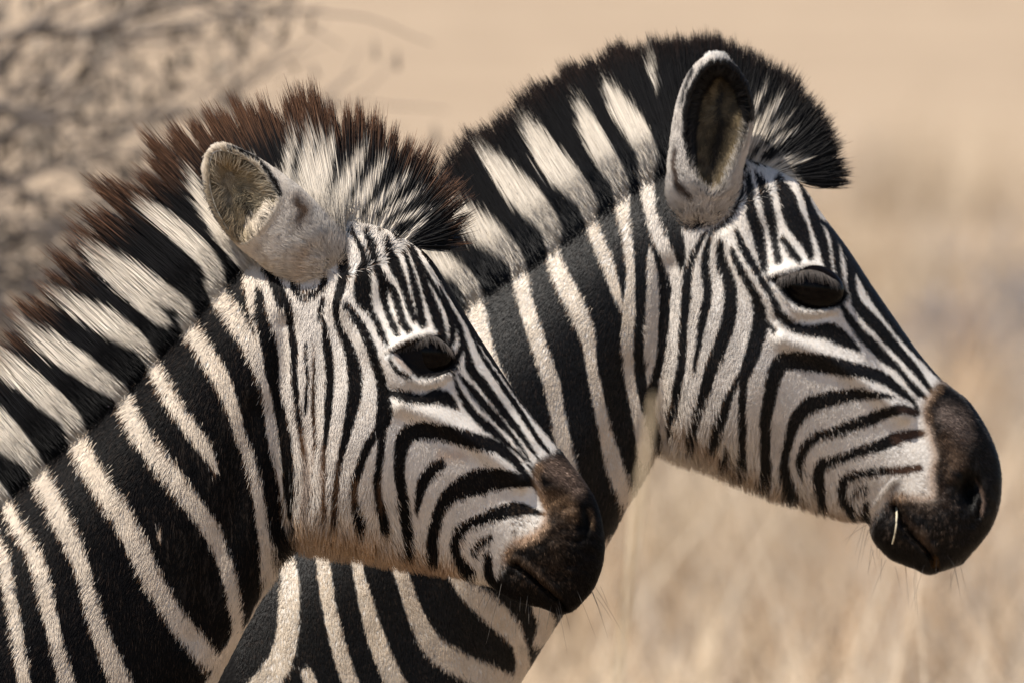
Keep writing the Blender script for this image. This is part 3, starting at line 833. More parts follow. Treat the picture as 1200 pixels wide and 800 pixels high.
    # ---------------- legs, hooves and tail
    for lu, lv, sgn, kind in cfg["legs"]:
        h = gv - lv
        if kind == "fore":
            pr = [(0, 0, 95), (8, .22, 78), (4, .42, 52), (0, .52, 40), (2, .58, 40), (-2, .62, 30), (-2, .80, 25), (0, .86, 31), (14, .92, 27), (22, .945, 32), (34, 1.0, 44)]
        else:
            pr = [(-30, 0, 130), (20, .18, 105), (34, .33, 68), (-20, .5, 42), (-46, .56, 38), (-44, .62, 30), (-34, .80, 26), (-28, .86, 32), (-14, .92, 28), (-6, .945, 33), (8, 1.0, 45)]
        pr = spline(np.array(pr, float), 8)
        Pth = np.stack([lu + pr[:, 0], lv + pr[:, 1] * h, np.full(len(pr), sgn * 95.0)], -1)
        ph = np.linspace(0, 2 * np.pi, 24, endpoint=False)
        ring = np.stack([Pth[:, None, 0] + pr[:, None, 2] * np.cos(ph), np.repeat(Pth[:, 1:2], 24, 1), Pth[:, None, 2] + .8 * pr[:, None, 2] * np.sin(ph)], -1)
        k = len(pr)
        cap = Pth[[0, -1]]
        f = np.array([(i * 24 + j, i * 24 + (j + 1) % 24, (i + 1) * 24 + (j + 1) % 24, (i + 1) * 24 + j) for i in range(k - 1) for j in range(24)])
        f = np.vstack([f, [(k * 24 + 1, (k - 1) * 24 + j, (k - 1) * 24 + (j + 1) % 24, k * 24 + 1) for j in range(24)]])
        add(np.vstack([ring.reshape(-1, 3), cap]), f, 2)
    tp = spline(np.array(cfg["tail"], float), 6)
    ph = np.linspace(0, 2 * np.pi, 12, endpoint=False)
    ring = np.stack([tp[:, None, 0] + tp[:, None, 2] * np.cos(ph), np.repeat(tp[:, 1:2], 12, 1), tp[:, None, 2] * np.sin(ph)], -1)
    f = np.array([(i * 12 + j, i * 12 + (j + 1) % 12, (i + 1) * 12 + (j + 1) % 12, (i + 1) * 12 + j) for i in range(len(tp) - 1) for j in range(12)])
    add(ring.reshape(-1, 3), f, 2)
    verts = np.vstack(verts); uvd = np.vstack(uvd); part = np.concatenate(part)
    # muzzle end cap and rump cap
    F_all = [tuple(int(i) for i in dict.fromkeys(f)) for f in np.vstack(faces)]
    F_all.append(tuple(int(i) for i in idx[0])); F_all.append(tuple(int(i) for i in idx[-1][::-1]))
    # ---------------- colours
    def colour(u, v, pid):
        c = np.empty((len(u), 3), np.float32)
        far = np.where(far_stripes(u, v, gv)[:, None], np.array(WHITE), np.array(BLACK))
        c[:] = far
        h = coat.has(u, v) & (v < coat.v0 + coat.h / coat.res - 2)
        c[h] = coat.at(u[h], v[h])
        c[v > gv - 60] = (.03, .026, .022)
        m = pid == 1
        c[m] = ear_coat.at(u[m], v[m])
        return c
    cols = colour(uvd[:, 0], uvd[:, 1], part)
    FUR = fur_mat("zebra_fur", .45, cfg["gloss"], .72)
    body = mesh_obj("body", verts, F_all, SKIN, root, cols * .95)
    # consistent outward normals
    import bmesh
    bm = bmesh.new(); bm.from_mesh(body.data); bmesh.ops.recalc_face_normals(bm, faces=bm.faces); bm.to_mesh(body.data); bm.free()
    # ---------------- fur
    r = np.random.default_rng(cfg["seed"])
    me = body.data
    me.calc_loop_triangles()
    tri = np.empty(len(me.loop_triangles) * 3, np.int32); me.loop_triangles.foreach_get("vertices", tri); tri = tri.reshape(-1, 3)
    vn = np.empty(len(verts) * 3, np.float32); me.vertices.foreach_get("normal", vn); vn = vn.reshape(-1, 3)
    cen = uvd[tri].mean(1)
    P3 = verts[tri]
    area = .5 * np.linalg.norm(np.cross(P3[:, 1] - P3[:, 0], P3[:, 2] - P3[:, 0]), axis=1)
    nrm = vn[tri].mean(1)
    lo, hi = cfg["fur_box"]
    ok = (cen[:, 0] > lo[0]) & (cen[:, 0] < hi[0]) & (cen[:, 1] > lo[1]) & (cen[:, 1] < hi[1]) & (part[tri[:, 0]] < 2)
    w = area * ok * np.where(nrm[:, 1] < .3, 1.0, .12) * (1 + 2.0 * (part[tri[:, 0]] == 1))
    total = cfg["hairs"]
    pick = r.choice(len(tri), total, p=w / w.sum())
    b1 = np.sqrt(r.random(total)); b2 = r.random(total)
    bc = np.stack([1 - b1, b1 * (1 - b2), b1 * b2], -1)
    root_p = np.einsum("nk,nkd->nd", bc, P3[pick])
    ruv = np.einsum("nk,nkd->nd", bc, uvd[tri[pick]])
    nn = np.einsum("nk,nkd->nd", bc, vn[tri[pick]]); nn /= np.linalg.norm(nn, axis=1)[:, None] + 1e-9
    pid = part[tri[pick, 0]]
    keep = ~((pid == 0) & inside(ep_in, ruv[:, 0], ruv[:, 1]))
    root_p, ruv, nn, pid = root_p[keep], ruv[keep], nn[keep], pid[keep]
    fl = nums(cfg["flow"], 5)
    u, v = ruv[:, 0], ruv[:, 1]
    acc = np.zeros((len(u), 3)); ws = np.zeros(len(u)) + 1e-9
    for fu, fv, du, dv, ln in fl:
        k = 1.0 / (((u - fu) ** 2 + (v - fv) ** 2) / 900.0 + 1) ** 2
        m_ = np.hypot(du, dv)
        acc += k[:, None] * np.array([du / m_, dv / m_, ln]); ws += k
    acc /= ws[:, None]
    L = acc[:, 2].copy()
    fdir = np.stack([acc[:, 0], np.zeros(len(u)), -acc[:, 1]], -1)
    # ears: hair runs from base to tip
    me_ = pid == 1
    tipv = np.array(e["dir"], float); tipv /= np.linalg.norm(tipv)
    fdir[me_] = np.array([tipv[0], 0, -tipv[1]])
    L[me_] = 8 + 15 * np.clip(1 - np.hypot(u - e["root"][0], v - e["root"][1]) / 70, 0, 1)[me_]
    inner = me_ & inside(op, u, v) & (nn[:, 1] < .2)
    c0 = np.array(e["center"], float)
    inw = c0 - np.stack([u, v], -1)[inner]; inw /= np.linalg.norm(inw, axis=1)[:, None] + 1e-6
    fdir[inner] = np.stack([inw[:, 0] * .8 + tipv[0] * .5, np.zeros(inner.sum()), -(inw[:, 1] * .8 + tipv[1] * .5)], -1)
    L[inner] = cfg.get("ear_in", 12)
    # wandering of the lie of the hair, in locks
    ang = np.where(me_ & ~inner, cfg["ear_mess"], .8) * (vnoise(u / np.where(me_, 8, 15) + 3, v / np.where(me_, 10, 26)) - .5) + np.where(me_, r.normal(0, .22, len(u)), 0) + r.normal(0, .10, len(u))
    ca, sa = np.cos(ang), np.sin(ang)
    fdir = np.stack([fdir[:, 0] * ca - fdir[:, 2] * sa, fdir[:, 1], fdir[:, 0] * sa + fdir[:, 2] * ca], -1)
    # towards the crest the coat turns up into the mane
    mq = spline(nums(cfg["mane"], 4), 14)
    band = (pid == 0) & (seg_dist(mq[:, :2], u, v) < 32) & (u < cfg["poll_u"])
    bi = np.where(band)[0]
    if len(bi):
        near_i = ((u[bi, None] - mq[None, :, 0]) ** 2 + (v[bi, None] - mq[None, :, 1]) ** 2).argmin(1)
        dd_ = np.hypot(u[bi] - mq[near_i, 0], v[bi] - mq[near_i, 1])
        kk_ = np.clip(1 - dd_ / 32, 0, 1)
        mdir = mq[near_i, 2:4] - mq[near_i, :2]; mdir /= np.linalg.norm(mdir, axis=1)[:, None]
        m3 = np.stack([mdir[:, 0], np.zeros(len(bi)), -mdir[:, 1]], -1)
        up_ = (r.random(len(bi)) < np.clip((kk_ - .12) / .5, 0, 1))
        sw = up_[:, None].astype(float)
        fdir[bi] = fdir[bi] * (1 - sw) + m3 * sw
        L[bi] += up_ * (8 + 46 * kk_)
        kk_ = kk_ * up_
    outw = np.clip(np.sum(fdir * nn, 1), 0, 1)
    T = fdir - nn * np.sum(fdir * nn, 1)[:, None]
    T /= np.linalg.norm(T, axis=1)[:, None] + 1e-6
    mz = inside(spline(nums(cfg["muzzle"], 2), 4, closed=True), u, v) & (pid == 0)
    L[mz] = 4.5
    L[~mz & ~me_] *= cfg.get("fur_len", .8)
    L *= np.where((L > 13) & ~band, .3 + 1.0 * r.random(len(u)), .65 + .6 * r.random(len(u)))
    along = np.where(me_, 0, L * (.45 + r.normal(0, .36, len(u))))
    wob = np.where(me_, 0, 1.0)
    cc = colour(u + along * T[:, 0] + wob * (1.5 * (vnoise(u / 2.3, v / 6.1) - .5) + r.normal(0, .5, len(u))),
                v - along * T[:, 2] + wob * (2.0 * (vnoise(u / 2.7 + 31, v / 5.3 + 9) - .5) + r.normal(0, .5, len(u))), pid)
    lift = .09 + .10 * r.random(len(u)) + .08 * (vnoise(u / 7, v / 9 + 50) - .5)
    lift[mz] += .25 + .3 * r.random(mz.sum())
    shag = np.clip((L - 10.5) / 10, 0, 1) * (pid == 0)
    lift += .32 * shag * r.random(len(u)) + outw * (.15 + 1.25 * shag) * (pid == 0)
    if len(bi): lift[bi] += .10 * kk_
    lift[inner] += .35
    lift[me_] += .22
    lift[me_ & ~inner] += .30 * np.clip((L[me_ & ~inner] - 6) / 8, 0, 1)
    La = (L * a)[:, None]
    up0 = nn * np.sin(lift + .25)[:, None] + T * np.cos(lift + .25)[:, None]
    up1 = nn * np.sin(lift)[:, None] + T * np.cos(lift)[:, None]
    up2 = nn * np.sin(lift - .35)[:, None] + T * np.cos(lift - .35)[:, None]
    p0 = root_p - nn * .0006
    p1 = p0 + up0 * La * .33; p2 = p1 + up1 * La * .33; p3 = p2 + up2 * La * .34
    pts = np.stack([p0, p1, p2, p3], 1)
    rad = (cfg.get("hair_r", .00031) * np.array([1, .95, .75, .22]))[None] * (.8 + .4 * r.random((len(u), 1)))
    rad[mz] *= .8
    lock = .88 + .22 * vnoise(u / 9 + 17, v / 13 + 5) + r.normal(0, .06, len(u))
    white = cc.mean(1) > .3
    cr = colour(u, v, pid).mean(1) > .3
    rim_ = (white != cr) & (pid == 0) & (r.random(len(u)) < .4)
    cc[rim_] = cc[rim_] * .35 + np.array([.16, .095, .055]) * .65
    # tint: creamier on the neck and body, whiter on the face
    neck = np.clip((cfg["neck_u"] + 20 - u) / 60, 0, 1)
    tint = np.array([1.045, 1.0, .955])[None] * (1 - neck[:, None]) + np.array([1.03, .925, .80])[None] * neck[:, None]
    dirt = vnoise(u / 28 + 60, v / 28 + 20)
    tint = tint * (1 - .12 * np.clip(dirt - .5, 0, 1)[:, None] * np.array([.6, 1.0, 1.5]))
    hc = cc * np.where(white[:, None], tint, 1.0) * lock[:, None]
    # black coat: some hairs with a brownish tip
    brown = (~white) & (~mz) & (pid == 0) & (r.random(len(u)) < .12)
    hc[brown] += np.array([.020, .013, .009])
    if inner.any():
        z = np.clip(.35 + .9 * vnoise(u[inner] / 6, v[inner] / 9), .3, 1.2) * (.7 + .6 * r.random(inner.sum()))
        hc[inner] *= z[:, None]
    hc[mz] *= np.exp(r.normal(0, .55, (mz.sum(), 1)))
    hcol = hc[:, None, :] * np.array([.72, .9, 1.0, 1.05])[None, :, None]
    if len(bi):
        ub_ = bi[up_]
        for q_ in range(4):
            pu = pts[ub_, q_, 0] / a + ub + r.normal(0, .7, len(ub_)); pv = gv - pts[ub_, q_, 2] / a + r.normal(0, .7, len(ub_))
            k_ = colour(pu, pv, np.zeros(len(ub_), int))
            hcol[ub_, q_] = k_ * np.where(k_.mean(1)[:, None] > .3, np.array([1.0, .93, .83]), 1.0) * lock[ub_][:, None]
    # the turn of the coat at the crest
    cw = np.clip(1 - seg_dist(mq[:, :2], u, v) / 30, 0, 1) * (pid == 0)
    cw = (cw * cw * (3 - 2 * cw))[:, None]
    sh = nn * (1 - cw) + np.stack([np.zeros(len(u)), np.where(nn[:, 1] < .1, -.9, .9), np.full(len(u), .45)], -1) * cw
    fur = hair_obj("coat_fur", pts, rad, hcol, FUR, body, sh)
    # ---------------- mane: a standing crest of hair
    mp = nums(cfg["mane"], 4)
    msp = spline(mp, 14)
    bs = np.r_[0, np.cumsum(np.hypot(*np.diff(msp[:, :2], axis=0).T))]
    NR, NH = len(msp), 10
    half0 = cfg["mane_half"]
    core_u, vv_, ff = [], [], []
    gridL = np.zeros((NR, NH, 3)); gridR = np.zeros((NR, NH, 3))
    fr_ = np.linspace(-.06, .55, NH)
    for j, f_ in enumerate(fr_):
        hw = half0 * np.interp(f_, [-.12, -.04, .03, .10, .2, .45, 1.1], [.5, .4, .5, .66, .66, .45, .18])
        endf = np.clip(np.minimum(np.arange(NR), np.arange(NR)[::-1]) / 10.0, .15, 1)
        pu = msp[:, 0] + (msp[:, 2] - msp[:, 0]) * f_; pv = msp[:, 1] + (msp[:, 3] - msp[:, 1]) * f_
        if j == NH - 1: hw = 1.0
        gridL[:, j] = np.stack([pu, pv, hw * endf], -1); gridR[:, j] = np.stack([pu, pv, -hw * endf], -1)
    G = np.concatenate([gridL, gridR[:, ::-1]], 1)
    W2 = NH * 2
    gi = np.arange(NR * W2).reshape(NR, W2)
    MF = np.stack([gi[:-1], np.roll(gi[:-1], -1, 1), np.roll(gi[1:], -1, 1), gi[1:]], -1).reshape(-1, 4)
    MF = [tuple(map(int, f)) for f in MF] + [tuple(map(int, gi[0])), tuple(map(int, gi[-1][::-1]))]
    Gf = G.reshape(-1, 3)
    mcol = colour(Gf[:, 0], Gf[:, 1], np.zeros(len(Gf), int)) * .9
    mane = mesh_obj("mane", loc(Gf[:, 0], Gf[:, 1], Gf[:, 2]), MF, MANE_CORE, root, mcol)
    M = cfg["mane_hairs"]
    sI = r.random(M) * (NR - 1.001)
    # locks gather towards common tips; hairs in the heart of a lock are the longest
    tiplen = np.r_[0, np.cumsum(np.hypot(*np.diff(msp[:, 2:4], axis=0).T))]
    lockpos = []
    x_ = 0.0
    while x_ < tiplen[-1]:
        lockpos.append(np.interp(x_, tiplen, np.arange(NR))); x_ += r.uniform(*cfg["lock"])
    lockpos = np.array(lockpos)
    sI = np.interp(r.random(M) * tiplen[-1], tiplen, np.arange(NR)) * .5 + sI * .5
    lk = np.abs(lockpos[None] - sI[:, None] - r.normal(0, 1.0, M)[:, None]).argmin(1)
    centre = lockpos[lk]
    width = np.gradient(lockpos)[lk]
    away = np.clip(np.abs(sI - centre) / (width * .5 + 1e-6), 0, 1.6)
    amt = cfg.get("clump", .65) * (.55 + .45 * r.random(M))
    tI = np.clip(sI + (centre - sI) * amt + r.normal(0, cfg.get("fray", .35), M) * width * .5, 0, NR - 1.001)
    lock_len = 1 + cfg.get("ragged", .07) * r.normal(0, 1, len(lockpos))[lk] + .05 * (vnoise(sI / 15, sI * 0 + 3) - .5)
    lock_len = lock_len * (1.03 - cfg.get("spike", .12) * away)
    def lerp(arr, x):
        i = x.astype(int); f = (x - i)[:, None]
        return arr[i] * (1 - f) + arr[i + 1] * f
    Bp = lerp(msp[:, :2], np.clip(sI, 0, NR - 1.001)); Tp = lerp(msp[:, 2:4], tI); Tn = lerp(msp[:, 2:4], np.clip(sI, 0, NR - 1.001))
    Tp = Tp + r.normal(0, cfg.get("stray", 4), (M, 2))
    lat = r.uniform(-1, 1, M)
    f0 = np.where(r.random(M) < .55, -.03 - .09 * r.random(M), r.random(M) * .6 - .05)
    f1 = np.clip(cfg["mane_len"] * lock_len * (1.06 - cfg.get("short", .3) * np.abs(r.normal(0, .5, M))), .3, 1.2)
    kk = np.linspace(0, 1, 7)
    curve_amt = cfg.get("mane_curve", 6) * r.normal(.4, 1, M)
    per_ = np.stack([-(Tn - Bp)[:, 1], (Tn - Bp)[:, 0]], -1); per_ /= np.linalg.norm(per_, axis=1)[:, None] + 1e-6
    mpts = np.zeros((M, 7, 3)); mcols = np.zeros((M, 7, 3))
    ju, jv = r.normal(0, 2.2, M), r.normal(0, 2.2, M)
    bright = (.78 + .42 * r.random(M))
    tipc = np.array(cfg["tip_col"])
    shade_pref = r.random(M)
    for q_i, k in enumerate(kk):
        f_ = f0 + (f1 - f0) * k
        cl = np.clip(f_, 0, 1.2) ** 1.6
        pt = Bp + (Tn - Bp) * f_[:, None] + (Tp - Tn) * cl[:, None] + per_ * (curve_amt * np.sin(np.clip(f_, 0, 1) * 3.0) * .5)[:, None]
        hw = half0 * np.interp(f_, [-.12, -.04, .03, .10, .2, .45, 1.1], [.9, .72, .78, .92, .92, .72, .28])
        mpts[:, q_i] = loc(pt[:, 0], pt[:, 1], lat * hw)
        jw = np.clip(.35 + f_ * 1.6, .3, 1)
        c = colour(pt[:, 0] + ju * jw, pt[:, 1] + jv * jw, np.zeros(M, int))
        tf = np.clip((f_ - cfg["tip_from"] + .22 * (shade_pref - .5)) / cfg.get("tip_soft", .16), 0, 1)[:, None]
        c = c * (1 - tf) + (tipc * (.5 + 1.2 * shade_pref[:, None])) * tf
        wh = c.mean(1) > .25
        c[wh] *= np.array([.97, .91, .82])
        mcols[:, q_i] = c * bright[:, None]
    mrad = (cfg.get("mane_r", .00046) * np.array([1, 1, 1, .92, .78, .52, .12]))[None] * (.75 + .5 * r.random((M, 1)))
    mn = np.stack([np.zeros(M), -np.sign(lat) * .9, np.full(M, .45)], -1)
    hair_obj("mane_hair", mpts, mrad, mcols, MANE_HAIR, mane, mn)
    # ---------------- eyes with lashes
    eu, ev_, ex, ey, ez = cfg["eye"]
    dsf = dsurf(eu, ev_ + 26)
    for sg in (1, -1):
        nu, nv = 40, 28
        lon = np.linspace(0, 2 * np.pi, nu, endpoint=False); lat_ = np.linspace(0.04, np.pi - .04, nv)
        LO, LA = np.meshgrid(lon, lat_)
        x = ex * np.sin(LA) * np.cos(LO); zz = ey * np.sin(LA) * np.sin(LO); dd = ez * np.cos(LA)
        rot = cfg.get("eye_rot", .2)
        uu = eu + x * math.cos(rot) - zz * math.sin(rot); vv2 = ev_ + x * math.sin(rot) + zz * math.cos(rot)
        dd = dsf - ez + cfg.get("eye_out", 3) + dd
        E3 = loc(uu, vv2, sg * dd).reshape(-1, 3)
        ii = np.arange(nu * nv).reshape(nv, nu)
        EF = np.stack([ii[:-1], np.roll(ii[:-1], -1, 1), np.roll(ii[1:], -1, 1), ii[1:]], -1).reshape(-1, 4)
        EF = [tuple(map(int, f)) for f in (EF if sg < 0 else EF[:, ::-1])] + [tuple(map(int, ii[0])), tuple(map(int, ii[-1]))]
        eye = mesh_obj("eye", E3, EF, EYE, root)
        bm = bmesh.new(); bm.from_mesh(eye.data); bmesh.ops.recalc_face_normals(bm, faces=bm.faces); bm.to_mesh(eye.data); bm.free()
        lid = spline(nums(cfg["lid"], 2), 20)
        nl = 320
        s_ = r.random(nl) * (len(lid) - 1.01); i_ = s_.astype(int)
        lp = lid[i_] * (1 - (s_ - i_))[:, None] + lid[i_ + 1] * (s_ - i_)[:, None]
        ln = r.uniform(4, 20, nl)
        lean = np.interp(s_ / len(lid), [0, .5, 1], [-.25, .15, .5]) + r.normal(0, .12, nl)
        d0 = dsf + cfg.get("eye_out", 3) - 1
        kk2 = np.linspace(0, 1, 5)
        lpts = np.stack([loc(lp[:, 0] + lean * ln * k, lp[:, 1] + ln * (.25 * k + .55 * k * k), sg * (d0 + ln * (.75 * k - .25 * k * k))) for k in kk2], 1)
        lrad = np.tile(.00032 * np.array([1, 1, .9, .7, .25]), (nl, 1))
        lcol = np.tile(np.array([.045, .036, .030]), (nl, 5, 1)) * r.uniform(.3, 2.2, (nl, 1, 1))
        hair_obj("eyelashes", lpts, lrad, lcol, LASH, eye)
    # ---------------- whiskers on lips and chin
    wb = nums(cfg["whisk"], 4)
    wp, wn_ = [], 26
    for wu, wv, wdu, wdv in wb:
        for i in range(wn_ // len(wb) + 1):
            bu, bv = wu + r.normal(0, 9), wv + r.normal(0, 6)
            d = dsurf(bu, bv)
            ln = r.uniform(16, 44); du = wdu + r.normal(0, .3); dv = wdv + r.normal(0, .3); dy = r.normal(.25, .35)
            k = np.linspace(0, 1, 6)
            wp.append(loc(bu + du * ln * k, bv + dv * ln * k + 5 * k * k, d - 1 + dy * ln * k * (1 - .3 * k)))
    wp = np.stack(wp)
    hair_obj("whiskers", wp, np.tile(.00020 * np.array([1, 1, .9, .8, .6, .2]), (len(wp), 1)),
             np.tile(np.array([.10, .085, .07]), (len(wp), 6, 1)), LASH, body)
    # the wrinkled lower edge of the lips etc. is part of the body loft; return helpers for things it holds
    return root, loc, dsurf

# ---- ear colours
def ear_coat_a():
    c = Coat(225, 150, 420, 345, base=(.67, .63, .58))
    c.poly("250,176 244,200 248,230 260,258 284,286 308,272 324,246 328,225 312,203 289,184 266,174", (.40, .345, .245), 1.5)
    c.stroke("262,190,8; 254,215,7; 262,245,6", (.36, .33, .27), 5, .9)
    c.stroke("272,222,4; 282,234,7; 294,250,8; 300,262,5", (.022, .015, .011), 5, 1)
    c.stroke("300,200,4; 312,214,5; 318,228,4", (.62, .55, .40), 4, .8)
    c.stroke("270,200,3; 288,206,3; 300,222,3", (.58, .52, .38), 3, .7)
    c.stroke("272,225,3; 285,212,4; 305,214,3", (.16, .125, .08), 4, .7)
    c.stroke("296,272,8; 312,262,7; 322,245,5", (.66, .60, .52), 5, .9)
    c.stroke("268,173,1.6; 290,181,2.2; 312,198,2.4; 326,216,2.4; 331,230,1.6", (.012, .010, .009), 1)
    c.stroke("243,215,1.2; 247,236,1.8; 260,262,2; 280,288,1.6", (.02, .016, .013), 1, .9)
    c.stroke("350,236,7; 358,252,9; 352,266,6", (.10, .055, .03), 7, .95)
    c.stroke("375,262,6; 388,285,8; 380,310,6", (.66, .63, .59), 8, .8)
    c.stroke("300,300,8; 330,312,8; 350,318,6", (.66, .62, .57), 8, .7)
    c.stroke("362,300,8; 362,318,5", (.45, .33, .22), 8, .6)
    c.stroke("246,172,4; 256,169,4", (.76, .73, .69), 3)
    return c

def ear_coat_b():
    c = Coat(765, 40, 905, 285, base=(.66, .62, .575))
    op = "804,142 810,110 822,86 838,74 856,79 872,100 879,125 877,150 868,178 857,202 844,224 832,229 820,220 809,200 804,172"
    c.poly(op, (.135, .10, .056), 1.2)
    c.stroke("848,92,6; 841,125,9; 849,150,9; 838,178,9; 834,208,6", (.008, .006, .005), 6, 1)
    c.stroke("860,95,4; 868,120,4; 862,140,3", (.06, .045, .028), 4, .7)
    c.stroke("818,190,5; 828,212,5; 836,222,3", (.17, .125, .075), 4, .7)
    c.stroke("812,200,2; 807,178,4; 806,150,5; 808,122,5.2; 816,100,5; 827,83,5.6; 840,76,5; 856,80,4.6; 869,97,3.8; 876,118,3.2; 878,142,2", (.011, .009, .008), 1)
    c.stroke("792,178,2.4; 792,200,2.8; 799,220,3.6; 810,233,3.6", (.075, .045, .03), 1.5, .95)
    c.stroke("860,72,4; 874,90,5; 882,115,5; 883,145,3.5", (.012, .010, .009), 2)
    c.stroke("812,84,2.4; 803,108,1.8; 798,130,1", (.012, .010, .009), 1.5)
    c.stroke("820,68,4; 834,61,6; 848,65,4", (.74, .72, .69), 2)
    return c
# ------------------------------------------------------------------ the two animals
FLOW_A = """10,600,-.45,1,12; 60,560,-.45,1,12; 130,520,-.45,1,12; 200,470,-.4,1,12; 120,650,-.3,1,12; 200,600,-.2,1,12; 250,520,-.1,1,12; 240,700,-.15,1,11; 290,600,-.1,1,11
60,740,-.3,1,12; 180,430,-.6,.8,12; 250,360,-.5,.8,11; 300,400,-.15,1,11; 290,340,-.3,1,11; 320,480,-.05,1,12; 350,450,0,1,12; 350,560,-.02,1,18; 380,500,0,1,10
400,420,.05,1,8; 430,520,-.08,1,9; 400,600,0,1,15; 440,620,-.05,1,15; 360,615,.05,1,27; 400,636,.1,1,26; 450,646,.2,1,24; 500,655,.25,1,18; 540,665,.2,1,16
440,330,.1,1,8; 470,340,.2,1,7; 500,350,.4,.9,6; 430,290,.1,-1,10; 400,280,-.1,-1,12; 370,350,0,1,11; 530,430,.5,.85,6; 560,480,.6,.8,6; 500,470,.3,1,7; 480,520,.0,1,7
540,530,.3,1,7; 600,530,.65,.75,6; 560,590,.2,1,7; 610,600,.6,.8,6; 640,560,.65,.75,4; 670,600,.6,.8,3; 590,690,.2,1,9; 520,600,0,1,8; 470,420,.3,1,6; 530,390,.6,.8,6"""
fb = nums(FLOW_A, 5)
fb[:, 0] += 448; fb[:, 1] -= 77
extra = nums("""560,420,-.15,1,9; 620,360,-.3,1,9; 680,330,-.25,1,9; 640,470,-.1,1,9; 700,430,-.1,1,9; 720,520,-.1,1,9; 660,560,-.1,1,9; 740,300,-.1,1,9; 740,450,0,1,10
340,700,-.1,1,9; 400,700,0,1,9; 480,720,.1,1,9; 560,740,.2,1,9; 600,700,.1,1,9; 800,480,.0,1,14; 830,525,0,1,16; 760,400,0,1,11; 580,340,-.5,.8,9; 700,250,-.4,.8,9""", 5)
keepb = fb[:, 0] > 765
FLOW_B_ARR = np.vstack([fb[keepb], extra])

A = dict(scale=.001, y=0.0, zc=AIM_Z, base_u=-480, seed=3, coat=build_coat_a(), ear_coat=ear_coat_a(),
    label="nearer zebra with a long ragged brown-tipped mane, its ear turned backwards, standing in front",
    stations="""692,694,684,702,4; 702,672,672,714,26; 707,645,656,719,36; 705,618,638,712,43; 698,590,612,706,46; 685,567,592,697,47; 665,541,568,682,46; 645,514,536,669,50
     620,483,500,662,58; 596,449,466,653,67; 572,412,436,646,75; 549,376,406,641,81; 526,338,376,636,85; 503,303,353,630,87; 472,278,342,622,86; 430,262,337,618,80
     380,260,334,626,77; 332,268,331,638,78; 284,293,322,655,82; 236,334,311,678,88; 186,388,297,712,96; 129,444,274,756,106; 60,508,244,815,118; -20,574,212,900,136
     -110,630,185,1010,165; -220,664,130,1110,195; -350,680,-40,1190,222; -550,700,-330,1240,248; -800,705,-700,1245,265; -1000,690,-950,1205,258; -1150,690,-1150,1130,220
     -1290,745,-1290,1030,150; -1345,830,-1345,940,50""",
    gauss=[(497, 410, 34, 26, 10), (470, 395, 20, 16, 4), (415, 545, 60, 60, 9), (380, 590, 40, 34, 7), (600, 580, 40, 26, -4), (688, 608, 8, 13, -9), (676, 600, 9, 16, 5), (640, 560, 24, 20, 4),
           (655, 640, 26, 30, 6), (600, 690, 20, 16, 6), (545, 470, 22, 30, -3), (452, 352, 22, 26, -12), (590, 492, 22, 26, -5), (440, 500, 26, 50, 5)],
    lines=[("470,470 520,490 570,525 610,560", 11, 11), ("400,350 430,395 470,445", 12, 8), ("300,480 270,600 225,740", 20, -7), ("335,380 326,500 328,600", 15, -12), ("606,660 630,680 656,704 663,714", 3.4, -15), ("604,652 628,670 655,694", 5, 4), ("612,672 632,690 652,708", 5, 3),
           ("455,404 472,395 488,389 506,386 518,391 530,408", 4.5, 4), ("458,414 470,430 488,442 508,443 524,436", 4.5, 4), ("462,452 490,456 520,450", 5, -2)],
    neck_u=320, mane_len=.93, ear_in=16, gloss=.04, ear_mess=1.6, poll_u=405, wither_u=-220, wrinkle=(672, 612, 16, 14), eye_poly=EYE_A, muzzle=MUZZLE_A, eye=(501, 411, 32, 29, 22), eye_rot=.22, eye_out=2.5, lid="466,400 480,394 497,390 512,392 524,402",
    ear=dict(left="371,328 350,324 322,312 300,300 275,279 254,251 243,222 240,198 245,180 252,171", right="379,327 396,314 402,298 395,275 378,250 354,224 332,206 310,191 286,177 268,170 258,169",
             opening="250,177 245,200 249,229 261,257 284,285 306,271 323,246 327,225 311,203 289,185 266,175", d0=33, d1=62, thick=[20, 27, 22, 9, 3], recess=26,
             dir=(-120, -130), root=(375, 310), center=(288, 235)),
    legs=[(-120, 1030, 1, "fore"), (-170, 1030, -1, "fore"), (-1130, 980, 1, "hind"), (-1190, 980, -1, "hind")],
    tail=[(-1335, 850, 26), (-1385, 930, 20), (-1400, 1050, 16), (-1400, 1180, 14), (-1405, 1260, 24), (-1408, 1340, 20), (-1408, 1420, 4)],
    flow=FLOW_A, fur_box=((-70, 60), (740, 850)), hairs=360000,
    mane="""-60,612,-200,505; -10,572,-118,432; 34,532,-66,410; 84,488,-28,378; 128,448,8,340; 168,404,46,290; 218,352,84,238; 256,312,128,200; 285,290,172,166; 310,275,214,138; 335,265,262,114
      360,260,305,106; 385,257,346,102; 405,256,392,110; 425,258,432,120; 443,262,472,140; 458,268,508,170; 472,276,542,212; 482,284,562,252; 486,290,562,296""",
    mane_half=19, mane_hairs=64000, tip_col=(.095, .047, .026), tip_from=.62, tip_soft=.28, fray=.2, clump=.9, ragged=.06, lock=(8, 24), spike=.40, stray=4, short=.55,
    whisk="650,712,.2,1; 610,705,-.1,1; 585,690,-.2,1; 690,690,.4,.8")
make_zebra(A)

